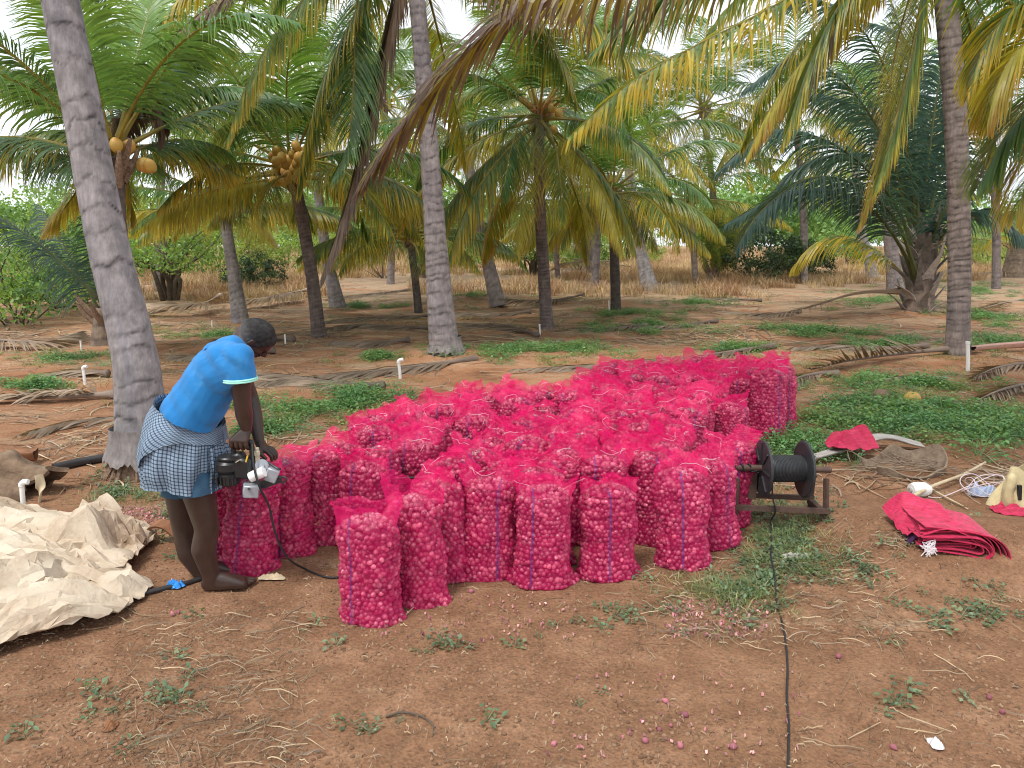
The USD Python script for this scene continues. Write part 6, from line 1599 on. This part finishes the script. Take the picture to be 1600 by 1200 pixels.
# straw and stalks lying about
def straws(n, pxr, pyr, lr, wr, seed, cols, name, label, dens=.42):
    rng = np.random.default_rng(seed)
    P = flat_ground(rng.uniform(*pxr, n), rng.uniform(*pyr, n))
    P = P[fbm2(P[:, 0], P[:, 1], 1.1, seed, 3) > dens]; n = len(P)
    a = rng.random(n) * 6.28; cur = rng.normal(0, .32, n); l = lr[0] + (lr[1] - lr[0]) * rng.random(n) ** 2; w = wr[0] + (wr[1] - wr[0]) * rng.random(n)
    K_ = 5
    V = np.empty((n, K_, 2, 3)); p = P[:, :2].copy()
    for k in range(K_):
        ak = a + cur * (k / (K_ - 1) - .5) * 2
        d = np.stack([np.cos(ak), np.sin(ak)], -1); s = np.stack([-d[:, 1], d[:, 0]], -1)
        ww = (w * (1 - .7 * abs(k / (K_ - 1) - .4)))[:, None]
        z = gz(p[:, 0], p[:, 1]) + .004 + .008 * rng.random(n) + .012 * np.sin(PI * k / (K_ - 1)) * rng.random(n)
        V[:, k, 0, :2] = p - s * ww; V[:, k, 1, :2] = p + s * ww; V[:, k, :, 2] = z[:, None]
        V[:, k, 1, 2] += .003
        p = p + d * (l / (K_ - 1))[:, None]
    i, k = np.meshgrid(np.arange(n), np.arange(K_ - 1), indexing='ij'); o = (i * K_ + k) * 2
    Q = np.stack([o, o + 1, o + 3, o + 2], -1).reshape(-1, 4)
    c = np.array(cols)[rng.integers(0, len(cols), n)] * (.6 + .7 * rng.random((n, 1)))
    return tag(obj(name, (V.reshape(-1, 3), Q), 'tinted_matte', smooth=False, tint=np.clip(np.repeat(c, K_ * 2, 0), 0, 1)), label, 'litter', kind='stuff')
TAN = [(.33, .25, .155), (.40, .31, .20), (.24, .165, .10), (.28, .22, .16)]
straws(750, (-100, 1700), (760, 1240), (.03, .20), (.0004, .0011), 1, TAN, 'straw', 'fine dry straws strewn over the foreground soil', .47)
straws(4200, (-100, 1700), (740, 1240), (.008, .035), (.0006, .0016), 9, TAN + [(.2, .12, .08), (.12, .08, .05)], 'chaff', 'fine chaff and crumbs of dry leaf over the foreground soil', .40)
straws(700, (180, 480), (960, 1200), (.03, .16), (.0004, .0010), 2, TAN, 'straw', 'patch of dry grass stalks on the soil at lower left', .45)
straws(900, (1000, 1420), (830, 1010), (.03, .16), (.0005, .0013), 3, TAN, 'straw', 'dry stalks among the weeds near the cable', .40)
straws(6500, (-100, 1700), (520, 760), (.10, .6), (.002, .007), 4, TAN + [(.2, .14, .1)], 'straw', 'dry palm leaflets and straws on the middle ground', .47)
straws(8500, (-100, 1700), (430, 540), (.2, 1.2), (.006, .016), 5, TAN + [(.2, .14, .1)], 'straw', 'dry litter on the far ground under the palms', .45)
PINK = [(.45, .20, .21), (.52, .28, .27), (.35, .13, .15)]
for k, (pr, qr, n) in enumerate((((1040, 1200), (940, 1000), 260), ((130, 260), (795, 830), 500), ((560, 900), (930, 1010), 140), ((850, 1250), (1050, 1190), 90))):
    straws(n, pr, qr, (.006, .018), (.003, .006), 20 + k, PINK, 'onion_skins', ['pink onion skins among the weeds left of the cable', 'pink onion skins strewn behind the tarpaulin', 'onion skins before the front row of bags', 'onion skins in the right foreground'][k], .35)
# crumbs of soil
n = 9000
P = flat_ground(rngW.uniform(-60, 1660, n), 600 + 620 * rngW.random(n) ** .8)
P = P[fbm2(P[:, 0], P[:, 1], 2.2, 77, 3) > .44]
ico = trimesh.creation.icosphere(subdivisions=1)
pro = []
for k in range(3):
    v = np.array(ico.vertices) * (.7 + .6 * nz(np.array(ico.vertices) * 1.7 + 5 * k, k))[:, None] * [1, 1, .7]
    pro.append(((v, np.array(ico.faces)), np.tile(np.array([[.20, .11, .065], [.25, .15, .09], [.15, .085, .05]])[k], (len(v), 1))))
sc = scatter('soil_crumbs', 'small clods and crumbs of soil', 'soil crumbs', pro, 'tinted_matte', P, (.002, .009), 8)
# ---------------------------------------------------------------- bushes and trees behind the grove
def bush_kind(name, seed, w, h, clumps, per, leaf, cols, trunk=None, bare=.0, base=.0):
    """Limbs, and leaves in uneven clumps at their ends."""
    rng = np.random.default_rng(seed)
    root = UsdGeom.Xform.Define(stage, f'/World/Kinds/{numbered("/World/Kinds", name)}').GetPrim()
    a = rng.random(clumps) * 6.28; u = rng.random(clumps)
    rr_ = np.sqrt(u) * w / 2
    zc = base + (h - base) * (.15 + .85 * rng.random(clumps) * np.sqrt(np.clip(1 - (rr_ / (w / 2)) ** 2 * .75, .05, 1)))
    C = np.stack([np.cos(a) * rr_, np.sin(a) * rr_, zc], -1)
    cs = (h * .13) * (.6 + .8 * rng.random(clumps))
    o = rng.normal(0, 1, (clumps, per, 3)); o = unit(o) * rng.random((clumps, per, 1)) ** .4
    P = C[:, None] + o * cs[:, None, None] * [1.25, 1.25, .75]
    P[..., 2] = np.maximum(P[..., 2], .03)
    P = P.reshape(-1, 3); n = len(P)
    D = unit(rng.normal(0, 1, (n, 3)) + [0, 0, -.1]); U = unit(rng.normal(0, .6, (n, 3)) + [0, 0, 1])
    l = leaf * (.6 + .8 * rng.random(n))
    V, F = leaf_quads(P, D, U, l, l * .6)
    ct = np.array(cols)[rng.integers(0, len(cols), clumps)] * (.75 + .5 * rng.random((clumps, 1)))
    t = np.repeat(ct, per, 0) * (.7 + .6 * rng.random((n, 1)))
    obj('crown', (V, F), 'bush_leaf', root, smooth=False, tint=np.clip(np.repeat(t, 4, 0), 0, 1))
    limbs = []
    k0 = 1 if trunk else 4
    for k in range(min(clumps, 12)):
        b = np.array([rng.normal(0, .04 * w), rng.normal(0, .04 * w), -.1])
        f = (trunk or .05 * h)
        mid = np.array([b[0] * 1.2, b[1] * 1.2, f]) if trunk else (b + C[k]) / 2 + rng.normal(0, .05 * w, 3) * [1, 1, .2]
        r0 = .022 * h if trunk else .008 * h
        limbs.append(tube(spline([b * [.6, .6, 1], mid, (mid + C[k]) / 2 + rng.normal(0, .04 * w, 3), C[k]], 9), np.linspace(r0, .004 * h, 9), 6))
    obj('trunk' if trunk else 'stem', join(limbs), 'dark_wood', root, smooth=True)
    return root.GetPath()
GA, GB, GC, GD = (.14, .26, .06), (.20, .33, .075), (.085, .17, .05), (.27, .38, .08)
KB = dict(tree=bush_kind('spreading_tree', 1, 3.6, 3.0, 100, 62, .085, [GA, GB, GB, GD], trunk=.6, base=.45),
          bush=bush_kind('leafy_bush', 2, 3.0, 2.2, 100, 54, .095, [GA, GC, GB]),
          pale=bush_kind('pale_bush', 3, 3.4, 2.0, 100, 54, .085, [GD, GB, (.22, .27, .07)]),
          dark=bush_kind('dark_shrub', 4, 3.2, 1.9, 110, 56, .10, [(.028, .055, .026), (.035, .07, .03), (.05, .09, .035)]),
          bare=bush_kind('bare_bush', 5, 3.0, 2.0, 40, 16, .05, [(.22, .19, .16), (.28, .25, .20)]),
          big=bush_kind('far_tree', 6, 6.5, 6.0, 80, 46, .19, [GA, GB, GC, GB], trunk=1.6, base=1.2))
SH = [('tree', (268, 482), 21, 1.15, 'spreading green thorn tree with short dark trunk at left', 'tree'), ('bush', (30, 508), 16, 1.05, 'leafy bush with yellowish leaves at the left edge', 'bush'), ('bush', (100, 492), 19, .95, 'green bush just left of the nearest trunk', 'bush'),
      ('tree', (88, 486), 23, .95, 'small crooked tree behind the left bushes', 'tree'), ('dark', (398, 458), 25, .6, 'dark spiky shrub right of the bent grey stem', 'bush'), ('pale', (450, 452), 33, 1.2, 'bright yellow green bush behind the dark coconut palm\'s stem', 'bush'),
      ('pale', (540, 450), 36, 1.1, 'bright bush between the leaning grey stem and the small dark palm', 'bush'), ('bare', (600, 452), 30, .8, 'bare grey bush under the small dark palm\'s leaves', 'bush'), ('bush', (715, 440), 35, 1.0, 'green bush behind the middle trunk', 'bush'),
      ('tree', (832, 425), 32, .9, 'thin stemmed small tree left of the flowering palm', 'tree'), ('bush', (905, 412), 37, 1.0, 'rounded green bush behind the palm with the dead skirt', 'bush'), ('pale', (985, 402), 42, 1.1, 'round pale green bush seen beside the leaning pale palm', 'bush'),
      ('dark', (1190, 416), 28, 1.05, 'dark dense shrub under the sweeping bluish leaves', 'bush'), ('dark', (1250, 414), 30, .75, 'dark low shrub left of the far leaning palm foot', 'bush'), ('bush', (1320, 408), 40, 1.0, 'green bush behind the leaning far foot', 'bush'),
      ('pale', (1530, 400), 38, 1.1, 'green bush behind the tall right trunk', 'bush'), ('bush', (1480, 404), 42, 1.2, 'bush behind the shaggy palm', 'bush'), ('pale', (1630, 402), 34, 1.0, 'green bush at the right edge', 'bush'), ('bush', (200, 470), 30, 1.2, 'bush behind the nearest trunk', 'bush'), ('pale', (340, 462), 31, 1.3, 'green bush behind the spreading tree', 'bush')]
for k, (kind, (px, py), Y, s, lab, cat) in enumerate(SH):
    p = at(px, py, Y); p[2] = float(gz(p[0], p[1]))
    copy_of(KB[kind], 'shrub' if cat == 'bush' else 'tree', lab, cat, p, k * 1.3, (s, s, s), 'bushes behind the grove')
# the far-off wood reads as one mass
pts = []
rngT = np.random.default_rng(8)
pi = UsdGeom.PointInstancer.Define(stage, '/World/distant_wood')
protos = []
for k in range(3):
    n = 1500
    rng = np.random.default_rng(70 + k)
    C = rng.normal(0, 1, (34, 3)) * [1.5, 1.5, 1.1] + [0, 0, 2.9]
    P = (C[rng.integers(0, 34, n)] + rng.normal(0, .45, (n, 3)))
    P[:, 2] = np.abs(P[:, 2])
    l = .30 * (.6 + .8 * rng.random(n))
    V, F = leaf_quads(P, unit(rng.normal(0, 1, (n, 3))), unit(rng.normal(0, .7, (n, 3)) + [0, 0, 1]), l, l * .7)
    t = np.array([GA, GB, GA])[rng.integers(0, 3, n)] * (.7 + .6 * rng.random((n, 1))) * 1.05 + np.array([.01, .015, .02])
    protos.append(obj('wood_clump', (V, F), 'bush_leaf', pi.GetPrim(), smooth=False, tint=np.repeat(t, 4, 0)).GetPath())
m = 140
x = rngT.uniform(-75, 80, m); y = rngT.uniform(56, 95, m)
pi.CreatePrototypesRel().SetTargets(protos)
pi.CreateProtoIndicesAttr(Vt.IntArray.FromNumpy(rngT.integers(0, 3, m).astype(np.int32)))
pi.CreatePositionsAttr(Vt.Vec3fArray.FromNumpy(np.stack([x, y, gz(x, y) - .2], -1).astype(np.float32)))
s = (.6 + .7 * rngT.random(m))[:, None] * np.ones(3)
pi.CreateScalesAttr(Vt.Vec3fArray.FromNumpy(s.astype(np.float32)))
pi.CreateOrientationsAttr(Vt.QuathArray([Gf.Quath(float(math.cos(a)), 0, 0, float(math.sin(a))) for a in rngT.random(m) * PI]))
tag(pi.GetPrim(), 'far-off green wood along the horizon behind the grove', 'wood', kind='stuff')
